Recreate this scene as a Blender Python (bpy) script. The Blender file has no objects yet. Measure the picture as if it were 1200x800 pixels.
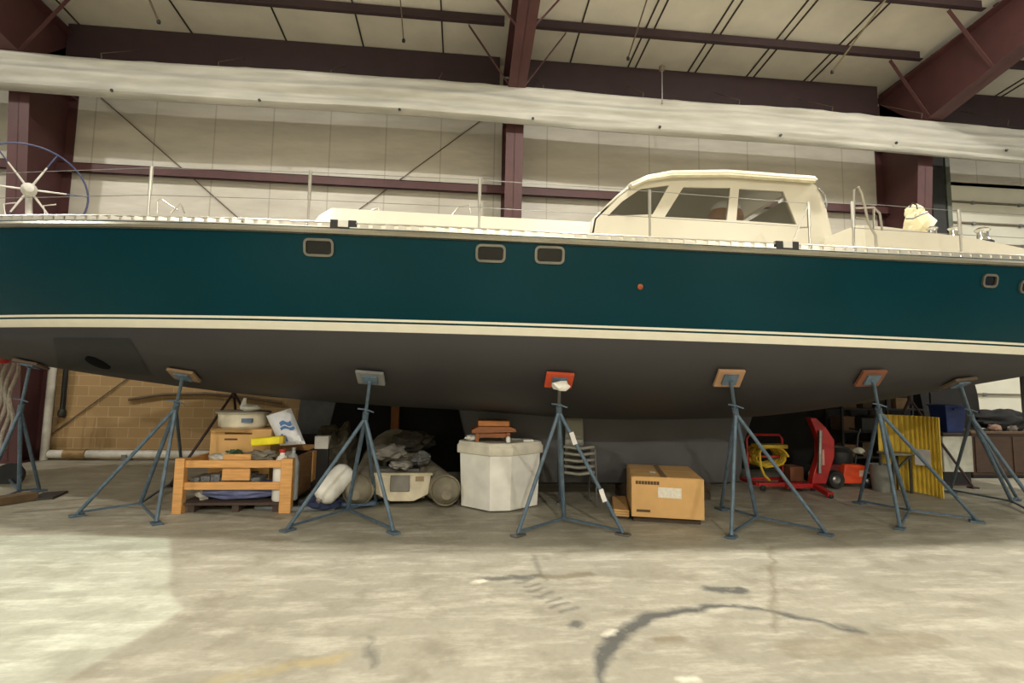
import bpy, bmesh, math, random
from mathutils import Vector as V, Matrix
from mathutils.bvhtree import BVHTree
random.seed(7)
C = bpy.context.scene.collection
PI = math.pi

# ------------------------------------------------------------------ camera
FPX, HC = 600.0, 1.6
yw, pt, rl = (math.radians(a) for a in (5.5, 5.0, 0.95))
FW = V((math.sin(yw)*math.cos(pt), math.cos(yw)*math.cos(pt), math.sin(pt)))
r0 = V((math.cos(yw), -math.sin(yw), 0)); u0 = r0.cross(FW)
RT = r0*math.cos(rl) + u0*math.sin(rl); UP = u0*math.cos(rl) - r0*math.sin(rl)
CAM = V((0, 0, HC))
cd = bpy.data.cameras.new('camera'); cam = bpy.data.objects.new('camera', cd); C.objects.link(cam)
cd.sensor_width = 36; cd.lens = FPX/1200*36; cd.clip_start = .05; cd.clip_end = 200
M = Matrix((RT, UP, -FW)).transposed().to_4x4(); M.translation = CAM
cam.matrix_world = M
bpy.context.scene.camera = cam

def ray(px, py): return RT*((px-600)/FPX) - UP*((py-400)/FPX) + FW
def atY(px, py, y):
    d = ray(px, py); return CAM + d*(y/d.y)
def atZ(px, py, z=0.0):
    d = ray(px, py); return CAM + d*((z-HC)/d.z)
def proj(p):
    q = V(p)-CAM; w = q.dot(FW); return 600+FPX*q.dot(RT)/w, 400-FPX*q.dot(UP)/w

# ------------------------------------------------------------------ materials
def lin(c):
    return tuple((x/255/12.92 if x/255 <= .04045 else ((x/255+.055)/1.055)**2.4) for x in c) + (1,)
MATS = {}
def mat(name, rgb, rough=.6, metal=0, var=.15, scale=6, bump=0, coat=0, alpha=1, emit=0, stretch=(1,1,1), rgb2=None, spec=.5):
    if name in MATS: return MATS[name]
    m = bpy.data.materials.new(name); m.use_nodes = True
    nt = m.node_tree; b = nt.nodes['Principled BSDF']
    b.inputs['Roughness'].default_value = rough; b.inputs['Metallic'].default_value = metal
    b.inputs['Specular IOR Level'].default_value = spec
    c = lin(rgb); c2 = lin(rgb2) if rgb2 else tuple(x*(1-var*2) for x in c[:3])+(1,)
    tc = nt.nodes.new('ShaderNodeTexCoord'); mp = nt.nodes.new('ShaderNodeMapping')
    mp.inputs['Scale'].default_value = stretch
    nt.links.new(tc.outputs['Object'], mp.inputs['Vector'])
    n = nt.nodes.new('ShaderNodeTexNoise'); n.inputs['Scale'].default_value = scale; n.inputs['Detail'].default_value = 5
    nt.links.new(mp.outputs[0], n.inputs['Vector'])
    cr = nt.nodes.new('ShaderNodeValToRGB'); cr.color_ramp.elements[0].position = .3; cr.color_ramp.elements[1].position = .7
    cr.color_ramp.elements[0].color = c2; cr.color_ramp.elements[1].color = c
    nt.links.new(n.outputs['Fac'], cr.inputs[0]); nt.links.new(cr.outputs[0], b.inputs['Base Color'])
    if bump:
        bp = nt.nodes.new('ShaderNodeBump'); bp.inputs['Strength'].default_value = bump; bp.inputs['Distance'].default_value = .02
        nt.links.new(n.outputs['Fac'], bp.inputs['Height']); nt.links.new(bp.outputs[0], b.inputs['Normal'])
    if coat: b.inputs['Coat Weight'].default_value = coat; b.inputs['Coat Roughness'].default_value = .08
    if alpha < 1: b.inputs['Alpha'].default_value = alpha
    if emit:
        b.inputs['Emission Color'].default_value = c; b.inputs['Emission Strength'].default_value = emit
    MATS[name] = m; return m

# ------------------------------------------------------------------ mesh builder
class MB:
    def __init__(s): s.b = bmesh.new()
    def box(s, lo, hi):
        lo, hi = V(lo), V(hi); c = (lo+hi)/2; d = hi-lo
        r = bmesh.ops.create_cube(s.b, size=1, matrix=Matrix.Translation(c) @ Matrix.Diagonal((*d, 1))); return s
    def obox(s, c, ax, size):       # oriented box, ax = 3 axes
        m = Matrix([V(a).normalized() for a in ax]).transposed().to_4x4(); m.translation = V(c)
        bmesh.ops.create_cube(s.b, size=1, matrix=m @ Matrix.Diagonal((*size, 1))); return s
    def bar(s, p, q, w, h, up=(0,0,1)):   # rectangular bar p->q
        p, q = V(p), V(q); d = (q-p); z = d.normalized(); u = V(up)
        if abs(z.dot(u)) > .98: u = V((0,1,0))
        x = u.cross(z).normalized(); y = z.cross(x)
        return s.obox((p+q)/2, (x, y, z), (w, h, d.length))
    def cone(s, p, q, r1, r2, seg=12, cap=True):
        p, q = V(p), V(q); d = q-p
        m = d.to_track_quat('Z', 'Y').to_matrix().to_4x4(); m.translation = (p+q)/2
        bmesh.ops.create_cone(s.b, cap_ends=cap, segments=seg, radius1=r1, radius2=r2, depth=d.length, matrix=m); return s
    def cyl(s, p, q, r, seg=12): return s.cone(p, q, r, r, seg)
    def tube(s, pts, r, seg=8, closed=False):
        pts = [V(p) for p in pts]; n = len(pts); rings = []
        prev = None
        for i, p in enumerate(pts):
            a = pts[(i-1) % n] if (closed or i) else p; c = pts[(i+1) % n] if (closed or i < n-1) else p
            t = (c-a).normalized()
            if prev is None:
                u = V((0,0,1)) if abs(t.z) < .9 else V((0,1,0))
                x = u.cross(t).normalized()
            else:
                x = prev - t*prev.dot(t); x.normalize()
            prev = x; y = t.cross(x)
            rr = r[i] if isinstance(r, (list, tuple)) else r
            rings.append([s.b.verts.new(p + x*math.cos(2*PI*k/seg)*rr + y*math.sin(2*PI*k/seg)*rr) for k in range(seg)])
        for i in range(n if closed else n-1):
            A, B = rings[i], rings[(i+1) % n]
            for k in range(seg): s.b.faces.new((A[k], A[(k+1)%seg], B[(k+1)%seg], B[k]))
        if not closed: s.b.faces.new(rings[0][::-1]); s.b.faces.new(rings[-1])
        return s
    def lathe(s, base, prof, seg=20, axis=(0,0,1)):   # prof: (r, h)
        q = V(axis).to_track_quat('Z', 'Y'); base = V(base); rings = []
        for r, h in prof:
            rings.append([s.b.verts.new(base + q @ V((max(r,1e-4)*math.cos(2*PI*k/seg), max(r,1e-4)*math.sin(2*PI*k/seg), h))) for k in range(seg)])
        for A, B in zip(rings, rings[1:]):
            for k in range(seg): s.b.faces.new((A[k], A[(k+1)%seg], B[(k+1)%seg], B[k]))
        s.b.faces.new(rings[0][::-1]); s.b.faces.new(rings[-1]); return s
    def grid(s, rows, closed=False):
        R = [[s.b.verts.new(p) for p in r] for r in rows]
        for A, B in zip(R, R[1:]):
            n = len(A)
            for k in range(n if closed else n-1): s.b.faces.new((A[k], A[(k+1)%n], B[(k+1)%n], B[k]))
        s.last = R; return s
    def prism(s, poly, d):           # polygon (3D, planar) extruded by d
        d = V(d); a = [s.b.verts.new(p) for p in poly]; b = [s.b.verts.new(V(p)+d) for p in poly]; n = len(a)
        s.b.faces.new(a[::-1]); s.b.faces.new(b)
        for i in range(n): s.b.faces.new((a[i], a[(i+1)%n], b[(i+1)%n], b[i]))
        return s
    def blob(s, c, size, sub=3, amp=.15, sc=2.0, seed=0, rot=0):
        from mathutils import noise
        r = bmesh.ops.create_icosphere(s.b, subdivisions=sub, radius=1)
        q = Matrix.Rotation(rot, 3, 'Z'); c = V(c); sz = V(size)
        for v in r['verts']:
            n = noise.noise(v.co*sc + V((seed*7.3, seed*3.1, 1)))
            p = v.co*(1+amp*n*2)
            v.co = c + q @ V((p.x*sz.x, p.y*sz.y, p.z*sz.z))
        return s
    def holed(s, outer, holes, d):   # panel with holes, extruded by d
        d = V(d); n0 = len(s.b.faces)
        ed = []
        for loop in [outer]+holes:
            vs = [s.b.verts.new(p) for p in loop]
            ed += [s.b.edges.new((vs[i], vs[(i+1) % len(vs)])) for i in range(len(vs))]
        r = bmesh.ops.triangle_fill(s.b, use_beauty=True, use_dissolve=False, edges=ed)
        f = [g for g in r['geom'] if isinstance(g, bmesh.types.BMFace)]
        e = bmesh.ops.extrude_face_region(s.b, geom=f)
        bmesh.ops.translate(s.b, verts=[g for g in e['geom'] if isinstance(g, bmesh.types.BMVert)], vec=d)
        return s
    def build(s, name, m, parent=None, origin=None, bevel=0, smooth=True, seg=2, fixn=True):
        if fixn: bmesh.ops.recalc_face_normals(s.b, faces=s.b.faces)
        if parent is not None: org = V(parent['_o'])
        elif origin is not None: org = V(origin)
        else:
            xs = [v.co for v in s.b.verts]
            org = V((sum(v.x for v in xs)/len(xs), sum(v.y for v in xs)/len(xs), min(v.z for v in xs)))
        for v in s.b.verts: v.co -= org
        me = bpy.data.meshes.new(name); s.b.to_mesh(me); s.b.free()
        if smooth:
            for p in me.polygons: p.use_smooth = True
            try: me.set_sharp_from_angle(angle=math.radians(35))
            except Exception: pass
        o = bpy.data.objects.new(name, me); C.objects.link(o)
        for mm in (m if isinstance(m, (list, tuple)) else [m]): me.materials.append(mm)
        o['_o'] = org
        if parent is not None: o.parent = parent
        else: o.location = org
        if bevel:
            b = o.modifiers.new('bevel', 'BEVEL'); b.width = bevel; b.segments = seg; b.limit_method = 'ANGLE'
        return o

def tag(o, label, cat, group=None, kind=None):
    o['label'] = label; o['category'] = cat
    if group: o['group'] = group
    if kind: o['kind'] = kind
    return o
def thing(name, label, cat, loc, group=None):
    o = bpy.data.objects.new(name, None); C.objects.link(o); o.location = loc; o['_o'] = V(loc); o.empty_display_size = .1
    return tag(o, label, cat, group)

# palette
MAROON = mat('maroon_steel', (84, 50, 50), .55, 0, .12, 3)
WVINYL = None
BLUE = mat('blue_grey_paint', (94, 114, 130), .5, .15, .2, 12)
STEEL = mat('dull_steel', (150, 150, 148), .35, .9, .12, 20)
CHROME = mat('bright_metal', (205, 205, 200), .22, 1, .05, 10)
DARK = mat('black_plastic', (28, 28, 29), .5, 0, .1, 8)
WHITEG = mat('white_gelcoat', (206, 200, 182), .3, 0, .03, 2, coat=.3)
CARD = mat('cardboard', (212, 168, 108), .8, 0, .08, 4)
PINE = mat('pine_wood', (226, 168, 100), .55, 0, .14, 5, stretch=(1, 8, 8))
WHITEP = mat('white_plastic', (238, 236, 228), .45, 0, .06, 6)

# ------------------------------------------------------------------ node helper for floor & walls
class NT:
    def __init__(s, m): s.nt = m.node_tree
    def n(s, t, **k):
        x = s.nt.nodes.new(t)
        for a, b in k.items(): setattr(x, a, b)
        return x
    def link(s, a, b): s.nt.links.new(a, b)
    def set(s, sock, v):
        if hasattr(v, 'is_output') or isinstance(v, bpy.types.NodeSocket): s.link(v, sock)
        else: sock.default_value = v
    def math(s, op, a, b=0.0, c=0.0, clamp=False):
        x = s.n('ShaderNodeMath', operation=op, use_clamp=clamp)
        s.set(x.inputs[0], a); s.set(x.inputs[1], b); s.set(x.inputs[2], c); return x.outputs[0]
    def vm(s, op, a, b=(0,0,0), out=0):
        x = s.n('ShaderNodeVectorMath', operation=op)
        s.set(x.inputs[0], a); s.set(x.inputs[1], b); return x.outputs[out]
    def noise(s, vec, scale, det=4, rough=.55):
        x = s.n('ShaderNodeTexNoise'); s.link(vec, x.inputs['Vector']); x.inputs['Scale'].default_value = scale
        x.inputs['Detail'].default_value = det; x.inputs['Roughness'].default_value = rough; return x.outputs['Fac']
    def ramp(s, f, a, b, ca=(0,0,0,1), cb=(1,1,1,1)):
        x = s.n('ShaderNodeMapRange'); x.inputs[1].default_value = a; x.inputs[2].default_value = b
        s.link(f, x.inputs[0]); return x.outputs[0]
    def mix(s, f, a, b, typ='MIX'):
        x = s.n('ShaderNodeMix', data_type='RGBA', blend_type=typ)
        s.set(x.inputs[0], f); s.set(x.inputs[6], a); s.set(x.inputs[7], b); return x.outputs[2]
    def capsule(s, P, a, b, w0, w1, soft=.03):   # soft mask around the floor segment a-b
        a, b = V(a), V(b); ab = b-a; L2 = max(ab.length_squared, 1e-6)
        pa = s.vm('SUBTRACT', P, tuple(a)); t = s.math('DIVIDE', s.vm('DOT_PRODUCT', pa, tuple(ab), 1), L2, clamp=True)
        sc = s.n('ShaderNodeVectorMath', operation='SCALE'); sc.inputs[0].default_value = tuple(ab); s.link(t, sc.inputs['Scale'])
        d = s.vm('LENGTH', s.vm('SUBTRACT', pa, sc.outputs[0]), out=1)
        w = s.math('MULTIPLY_ADD', t, w1-w0, w0)
        return s.math('DIVIDE', s.math('SUBTRACT', s.math('ADD', w, soft), d), soft*2, clamp=True)

# ------------------------------------------------------------------ the hall
WY = 11.3                         # inside face of the long wall
def roof(y): return 9.02 + (WY-y)/12
# floor
fm = bpy.data.materials.new('worn_concrete'); fm.use_nodes = True; t = NT(fm); bs = fm.node_tree.nodes['Principled BSDF']
geo = t.n('ShaderNodeNewGeometry'); P0 = geo.outputs['Position']
flat = t.vm('MULTIPLY', P0, (1, 1, 0))
big = t.noise(flat, .55, 5, .6); med = t.noise(flat, 2.6, 6, .65); fine = t.noise(flat, 22, 4)
strk = t.noise(t.vm('MULTIPLY', P0, (.9, 3.2, 0)), 1.7, 6, .7)
col = t.mix(t.ramp(big, .3, .7), lin((150, 145, 129)), lin((168, 163, 146)))
col = t.mix(t.ramp(strk, .48, .75), col, lin((200, 195, 178)))
col = t.mix(t.math('MULTIPLY', t.ramp(med, .5, .33), .55), col, lin((126, 119, 102)))
col = t.mix(t.math('MULTIPLY', t.ramp(fine, .35, .7), .18), col, lin((120, 112, 95)))
wob = t.n('ShaderNodeTexNoise'); wob.inputs['Scale'].default_value = 5; wob.inputs['Detail'].default_value = 4; t.link(flat, wob.inputs['Vector'])
sc = t.n('ShaderNodeVectorMath', operation='SCALE'); t.link(t.vm('SUBTRACT', wob.outputs['Color'], (.5,.5,.5)), sc.inputs[0]); sc.inputs['Scale'].default_value = .16
PW = t.vm('MULTIPLY', t.vm('ADD', flat, sc.outputs[0]), (1, 1, 0))
def stain(pts, ws, c, strength=.85, brk=.0):
    global col
    g = [atZ(*p) for p in pts]; m_ = None
    for i in range(len(g)-1):
        k = t.capsule(PW, g[i], g[i+1], ws[i], ws[i+1], .025)
        m_ = k if m_ is None else t.math('MAXIMUM', m_, k)
    tex = t.ramp(t.noise(flat, 7, 5, .65), .22+brk, .5+brk)
    col = t.mix(t.math('MULTIPLY', t.math('MULTIPLY', m_, tex), strength), col, lin(c))
OIL = (84, 84, 80)
stain([(702,798),(703,782),(706,768),(716,750),(738,733),(768,721),(800,714),(850,710),(890,714),(930,722),(985,737),(1008,741)],
      [.015,.03,.05,.055,.05,.055,.04,.025,.02,.025,.02,.03], OIL, .95, -.05)
stain([(832,690),(866,692)], [.05,.06], OIL, .9)
stain([(985,733),(1004,737)], [.03,.03], OIL, .7)
stain([(566,678),(600,676),(634,675)], [.03,.06,.04], OIL, .8)
for k in range(7):
    a = k/6; x, y = 612+52*a, 680+28*a+6*a*a
    stain([(x-7, y+3), (x+9, y-2)], [.012,.012], OIL, .8, -.1)
stain([(676,731),(680,733)], [.05,.04], OIL, .8)
stain([(628,650),(630,668),(640,680)], [.012,.015,.012], OIL, .6, -.1)
stain([(640,676),(690,673)], [.06,.05], (120,110,88), .7, -.05)
stain([(436,745),(434,765),(440,780)], [.015,.02,.012], OIL, .7)
stain([(905,640),(905,690),(910,740)], [.02,.015,.015], (120,112,92), .7)
stain([(340,780),(385,772),(410,765)], [.04,.05,.03], (190,166,108), .4, .06)
stain([(240,796),(300,788),(330,782)], [.05,.06,.04], (184,164,112), .35, .06)
stain([(770,750),(800,748)], [.05,.04], (122,108,84), .6)
stain([(930,760),(1040,755),(1090,748)], [.1,.14,.1], (128,118,94), .5, -.02)
stain([(562,682),(566,681)], [.035,.03], (226,220,200), .9, -.2)
stain([(712,742),(716,738)], [.03,.02], (220,214,196), .8, -.2)
stain([(800,798),(815,797)], [.02,.02], (226,220,200), .9, -.2)
stain([(20,600),(120,592),(330,607)], [.05,.03,.04], (92,86,74), .6)
t.link(col, bs.inputs['Base Color'])
bs.inputs['Roughness'].default_value = .5
t.link(t.math('MULTIPLY_ADD', med, .35, .38), bs.inputs['Roughness'])
bmp = t.n('ShaderNodeBump'); bmp.inputs['Strength'].default_value = .15; bmp.inputs['Distance'].default_value = .01
t.link(fine, bmp.inputs['Height']); t.link(bmp.outputs[0], bs.inputs['Normal'])
f = MB().box((-17, -11, -.2), (19, WY+.3, 0)).build('floor', fm, origin=(0,0,0), smooth=False)
tag(f, 'worn stained grey concrete floor of the boat hall', 'floor', kind='structure')

# walls: white vinyl faced insulation above, tan block below
def vinyl(name, rgb, seam, axis, shade=.75):
    m = bpy.data.materials.new(name); m.use_nodes = True; t = NT(m); b = m.node_tree.nodes['Principled BSDF']
    g = t.n('ShaderNodeNewGeometry'); s = t.n('ShaderNodeSeparateXYZ'); t.link(g.outputs['Position'], s.inputs[0])
    nz = t.noise(t.vm('MULTIPLY', g.outputs['Position'], (.6, .6, 2.2)), 1.3, 5, .6)
    c = t.mix(t.ramp(nz, .3, .7), lin(tuple(int(x*.9) for x in rgb)), lin(rgb))
    fr = t.math('ABSOLUTE', t.math('SUBTRACT', t.math('FRACT', t.math('DIVIDE', s.outputs[axis], seam)), .5))
    k = t.math('LESS_THAN', fr, .012)
    c = t.mix(t.math('MULTIPLY', k, .35), c, lin((110, 100, 84)))
    t.link(c, b.inputs['Base Color']); b.inputs['Roughness'].default_value = .42
    bp = t.n('ShaderNodeBump'); bp.inputs['Strength'].default_value = .35; bp.inputs['Distance'].default_value = .05
    t.link(t.noise(t.vm('MULTIPLY', g.outputs['Position'], (.5, .5, 1.6)), 2.2, 3), bp.inputs['Height']); t.link(bp.outputs[0], b.inputs['Normal'])
    return m
WALLM = vinyl('white_wall_vinyl', (206, 201, 188), 1.22, 0)
CEILM = vinyl('white_ceiling_vinyl', (226, 221, 206), 60, 0)
bm_ = bpy.data.materials.new('tan_block'); bm_.use_nodes = True; t = NT(bm_); b = bm_.node_tree.nodes['Principled BSDF']
g = t.n('ShaderNodeNewGeometry'); s = t.n('ShaderNodeSeparateXYZ'); t.link(g.outputs['Position'], s.inputs[0])
cb = t.n('ShaderNodeCombineXYZ'); t.link(s.outputs[0], cb.inputs[0]); t.link(s.outputs[2], cb.inputs[1])
br = t.n('ShaderNodeTexBrick'); t.link(cb.outputs[0], br.inputs['Vector']); br.inputs['Scale'].default_value = 1
br.inputs['Brick Width'].default_value = .41; br.inputs['Row Height'].default_value = .21; br.inputs['Mortar Size'].default_value = .008
br.inputs['Color1'].default_value = lin((164, 134, 92)); br.inputs['Color2'].default_value = lin((150, 122, 82)); br.inputs['Mortar'].default_value = lin((176, 152, 112))
t.link(br.outputs[0], b.inputs['Base Color']); b.inputs['Roughness'].default_value = .85
BLOCKM = bm_
w = MB().box((-17, WY, 2.9), (11.2, WY+.2, roof(WY))).build('wall_far', WALLM, origin=(0, WY, 2.9), smooth=False)
tag(w, 'white faced insulated upper wall behind the yacht', 'wall', kind='structure')
w = MB().box((-17, WY, 0), (11.2, WY+.2, 2.9)).build('wall_far_lower', BLOCKM, origin=(0, WY, 0), smooth=False)
tag(w, 'tan concrete block lower wall below the white upper wall', 'wall', kind='structure')
# sectional overhead door in the right bay
DOORM = mat('door_white', (222, 220, 204), .5, 0, .05, 2)
d = MB()
for k in range(13): d.box((11.6, WY+.02, .02+k*.53), (18.6, WY+.07, .02+k*.53+.515))
dr = d.build('door_1', DOORM, origin=(14, WY, 0), bevel=.006, smooth=False); tag(dr, 'white sectional overhead door in the bay right of the dark red column', 'door', kind='structure')
for k in range(1, 13):
    MB().bar((11.9, WY-.01, .01+k*.53), (18.6, WY-.01, .01+k*.53), .05, .04).build('door_strut', mat('door_strut_grey', (120,112,94), .7, 0), dr)
for x in (12.6, 13.9, 15.2, 16.5):
    for k in range(1, 13): MB().box((x-.04, WY-.04, k*.53-.04), (x+.04, WY+.0, k*.53+.04)).build('door_hinge', STEEL, dr)
tr = MB().box((11.13, WY-.12, 0), (11.27, WY+.1, 7.6)).build('trim_1', mat('pale_jamb', (198, 192, 172), .5), smooth=False); tag(tr, 'pale vertical jamb beside the overhead door', 'trim', kind='structure')
tr = MB().box((11.33, WY-.2, 0), (11.66, WY+.1, 7.8)).build('trim_2', mat('dark_track', (44, 44, 42), .6), smooth=False); tag(tr, 'dark vertical door track right of the red column', 'trim', kind='structure')
tr = MB().box((11.74, WY-.18, 0), (11.86, WY-.04, 7.6)).build('trim_3', mat('grey_green_track', (110, 116, 104), .5, .3), smooth=False); tag(tr, 'grey green vertical door guide next to the dark track', 'trim', kind='structure')
w = MB().box((11.2, WY+.02, 6.8), (19, WY+.2, roof(WY))).build('wall_far_header', WALLM, origin=(14, WY, 7), smooth=False)
tag(w, 'white wall strip above the overhead door', 'wall', kind='structure')
# rear wall behind the viewpoint
w = MB().box((-17, -11.2, 0), (19, -11, roof(-11))).build('wall_back', vinyl('white_back_vinyl', (205, 196, 172), 1.5, 0), origin=(0,-11,0), smooth=False)
tag(w, 'white hall wall opposite the yacht', 'wall', kind='structure')
# ceiling
c = MB(); a0 = [(-17, WY+.2, roof(WY+.2)), (19, WY+.2, roof(WY+.2)), (19, -11.2, roof(-11.2)), (-17, -11.2, roof(-11.2))]
c.prism(a0, (0, 0, .15)); cl = c.build('ceiling', CEILM, origin=(0,0,9), smooth=False); tag(cl, 'white vinyl faced sloping ceiling', 'ceiling', kind='structure')
SEAM = mat('dark_seam', (58, 50, 44), .7)
for x in (-9.9, -8.2, -5.95, -4.0, -2.35, -.6, 2.3, 3.75, 5.2, 6.65, 8.1, 11.6, 13.2):
    for dx in ((0,) if x < 3 else (-.09, .09)):
        s_ = MB().bar((x+dx, WY, roof(WY)-.012), (x+dx, 4, roof(4)-.012), .03, .02).build('trim_seam', SEAM, smooth=False)
        s_.name = 'trim_%d' % (10+len([o for o in C.objects if o.name.startswith('trim_')])); tag(s_, 'dark ceiling seam running up the roof slope', 'trim', 'ceiling seams', 'structure')
# purlins (Z sections) and eave strut
def zsec(y, h, name, lab, zt):
    for x0, x1, bay in ((-17, -8.75, 'left end'), (-8.4, .68, 'bay left of the middle rafter'), (1.02, 9.9, 'bay right of the middle rafter'), (10.25, 19, 'far right end')):
        m = MB(); m.box((x0, y-.01, zt-h), (x1, y+.01, zt)); m.box((x0, y-.09, zt-h), (x1, y, zt-h+.015)); m.box((x0, y, zt-.015), (x1, y+.09, zt))
        o = m.build(name, mat('dark_purlin', (60, 42, 46), .6, 0, .1, 3), smooth=False); tag(o, lab + ' in the ' + bay, 'beam', kind='structure')
zsec(11.0, .82, 'eave_beam', 'deep dark eave beam just above the white tarp', roof(11.0)-.02)
for i, (y, nm) in enumerate(((9.82, 'second'), (8.45, 'third'), (7.05, 'fourth'), (5.6, 'fifth'), (4.1, 'sixth'))):
    zsec(y, .22, 'purlin', 'dark maroon roof purlin, %s out from the wall,' % nm, roof(y)-.02)
# girts on the wall
for z, x0, x1, l in ((5.98, -17, 10.5, 'dark red wall girt above the hull'), (4.72, -17, 10.5, 'dark red lower wall girt showing just over the deck')):
    m = MB(); m.box((x0, WY-.2, z-.1), (x1, WY-.185, z+.1)); m.box((x0, WY-.2, z+.085), (x1, WY, z+.1)); m.box((x0, WY-.2, z-.1), (x1, WY-.12, z-.085))
    tag(m.build('girt', MAROON, smooth=False), l, 'beam', kind='structure')
# rigid frames
def frame(x, lab):
    ft = .36
    def poly(pts, x0, x1, m): m.prism([(x0, y, z) for y, z in pts], (x1-x0, 0, 0))
    zk, yb, ytop = 7.55, 10.66, 10.05        # column inner face: bottom y, top y
    m = MB()
    poly([(WY-.02, 0), (yb, 0), (ytop, zk), (WY-.02, zk+1.2)], x-.008, x+.008, m)           # web
    m.prism([(x-ft/2, yb, 0), (x+ft/2, yb, 0), (x+ft/2, ytop, zk), (x-ft/2, ytop, zk)], (0, .02, 0))
    m.box((x-ft/2, WY-.03, 0), (x+ft/2, WY-.01, 8.7)); m.box((x-ft/2-.03, yb-.05, 0), (x+ft/2+.03, WY-.01, .03))
    o = m.build('column', MAROON, smooth=False); tag(o, lab[0], 'column', kind='structure')
    m = MB()
    y1 = 3.0; zb1 = roof(y1)-.75
    poly([(WY-.02, roof(WY)-.03), (WY-.02, zk-.05), (ytop, zk), (y1, zb1), (y1, roof(y1)-.25)], x-.008, x+.008, m)
    m.prism([(x-ft/2, ytop, zk), (x+ft/2, ytop, zk), (x+ft/2, y1, zb1), (x-ft/2, y1, zb1)], (0, 0, .02))
    poly([(WY-.02, zk-.06), (WY-.02, zk-.03), (ytop, zk+.03), (ytop, zk)], x-ft/2, x+ft/2, m)
    m.prism([(x-ft/2, WY, roof(WY)-.25), (x+ft/2, WY, roof(WY)-.25), (x+ft/2, y1, roof(y1)-.25), (x-ft/2, y1, roof(y1)-.25)], (0, 0, .02))
    o = m.build('rafter', MAROON, smooth=False); tag(o, lab[1], 'beam', kind='structure')
    for yy, nm in ((9.82, 'lower'), (8.45, 'upper')):
        zb = zk + (ytop-yy)/(ytop-y1)*(zb1-zk) + .02
        for sx, sd in ((-1, 'left'), (1, 'right')):
            b_ = MB().bar((x+sx*.12, yy+.02, zb), (x+sx*1.0, yy+.02, roof(yy)-.26), .07, .012).build('flange_brace', MAROON, smooth=False)
            tag(b_, '%s diagonal brace on the %s side of the %s' % (nm, sd, lab[2]), 'brace', kind='structure')
frame(-8.46, ('dark red steel column at the left beyond the bow', 'dark red rafter in the top left corner', 'left rafter'))
frame(.96, ('dark red steel column in the middle of the wall', 'dark red rafter over the middle column', 'middle rafter'))
frame(10.2, ('dark red steel column at the right behind the cockpit', 'deep dark red rafter at the top right', 'right rafter'))
# X bracing rods and hanging roof rods
ROD = mat('rod_brown', (112, 98, 84), .6, .3)
for p, q, l in (((-8.3, WY-.06, 8.0), (.7, WY-.06, .4), 'thin bracing rod sloping down to the right on the wall'), ((.7, WY-.03, 8.0), (-8.3, WY-.03, .4), 'thin bracing rod sloping down to the left on the wall')):
    tag(MB().cyl(p, q, .012, 6).build('bracing_rod', ROD), l, 'rod', kind='structure')
def rrod(px, py, y0, y1, drop, r, l, m=ROD):
    a = atY(px, py, y1); x = a.x; z1 = a.z
    o = thing('roof_rod', l, 'rod', (x, y1, z1))
    MB().cyl((x, y1, z1), (x, y0, roof(y0)-.06), r, 6).build('shaft', m, o)
    MB().lathe((x, y1, z1-.05), [(.0,0), (.03,.01), (.035,.05), (.02,.08)], 8).build('tip', DARK, o)
rrod(736, 68, 6.8, 9.6, 0, .014, 'thin dark rod hanging from the roof right of the middle rafter')
rrod(975, 84, 6.8, 9.6, 0, .016, 'pale thin rod hanging from the roof near the right rafter', mat('rod_pale', (150,138,112), .5, .3))
rrod(186, 25, 7.2, 9.3, 0, .018, 'thin dark rod hanging from the roof at the far left')
rrod(473, 47, 7.8, 9.6, 0, .012, 'thin dark rod hanging from the roof left of the middle rafter')
p = atY(776, 116, 9.75)
o = thing('tarp_hanger', 'pale upright hanger pin standing above the white tarp', 'hanger', p)
MB().cyl(p-V((0,0,.1)), p+V((0,0,.62)), .014, 8).build('pin', STEEL, o)
MB().lathe(p+V((0,0,.6)), [(.03,0),(.06,.03),(.06,.1),(.025,.14)], 10).build('cap', ROD, o)

# rolled white tarp across the hall
TARP = mat('white_tarp', (190, 188, 178), .55, 0, .14, 3, bump=.5, stretch=(.35, 1, 2.5))
from mathutils import noise
m = MB(); rows = []
YT = 9.86
for i in range(181):
    x = -15 + 31*i/180; r = []
    sag = -.02*math.sin((x-.85)/9.3*PI*2) - .013*max(0, x-1.5)
    for k in range(27):
        a = k/26
        z = 7.66 - .77*a
        bulge = .11*math.sin(a*PI)**.6 + .035*math.sin(a*17 + 1.3*noise.noise(V((x*.35, 0, a*1.5))) + x*.18) + .05*noise.noise(V((x*.5, a*4, 2)))
        zz = z + sag + (.03*noise.noise(V((x*2.2, 5, 0))) if k == 0 else 0)
        if a > .86: bulge += .05*math.sin((a-.86)/.14*PI)
        r.append(V((x, YT-bulge, zz)))
    back = [V((x, YT+.10, 7.66-.74+sag)), V((x, YT+.12, 7.3+sag)), V((x, YT+.06, 7.66+sag))]
    rows.append(r+back)
m.grid(rows, closed=True)
tp = m.build('tarp', TARP, smooth=True); tag(tp, 'long white tarp furled in a band across the hall under the roof', 'tarp')
for k in range(9):
    x = -9.2+k*2.62
    MB().cyl((x, YT-.13, 6.93), (x, YT-.155, 6.93), .028, 10).build('grommet', DARK, tp)
for k in range(11):
    x = -9.0+k*2.1
    MB().tube([(x, YT+.0, 7.6), (x, YT-.03, 7.70), (x, YT+.05, 7.76), (x, 10.9, 8.5)], .008, 6).build('tie_cord', ROD, tp)

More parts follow.
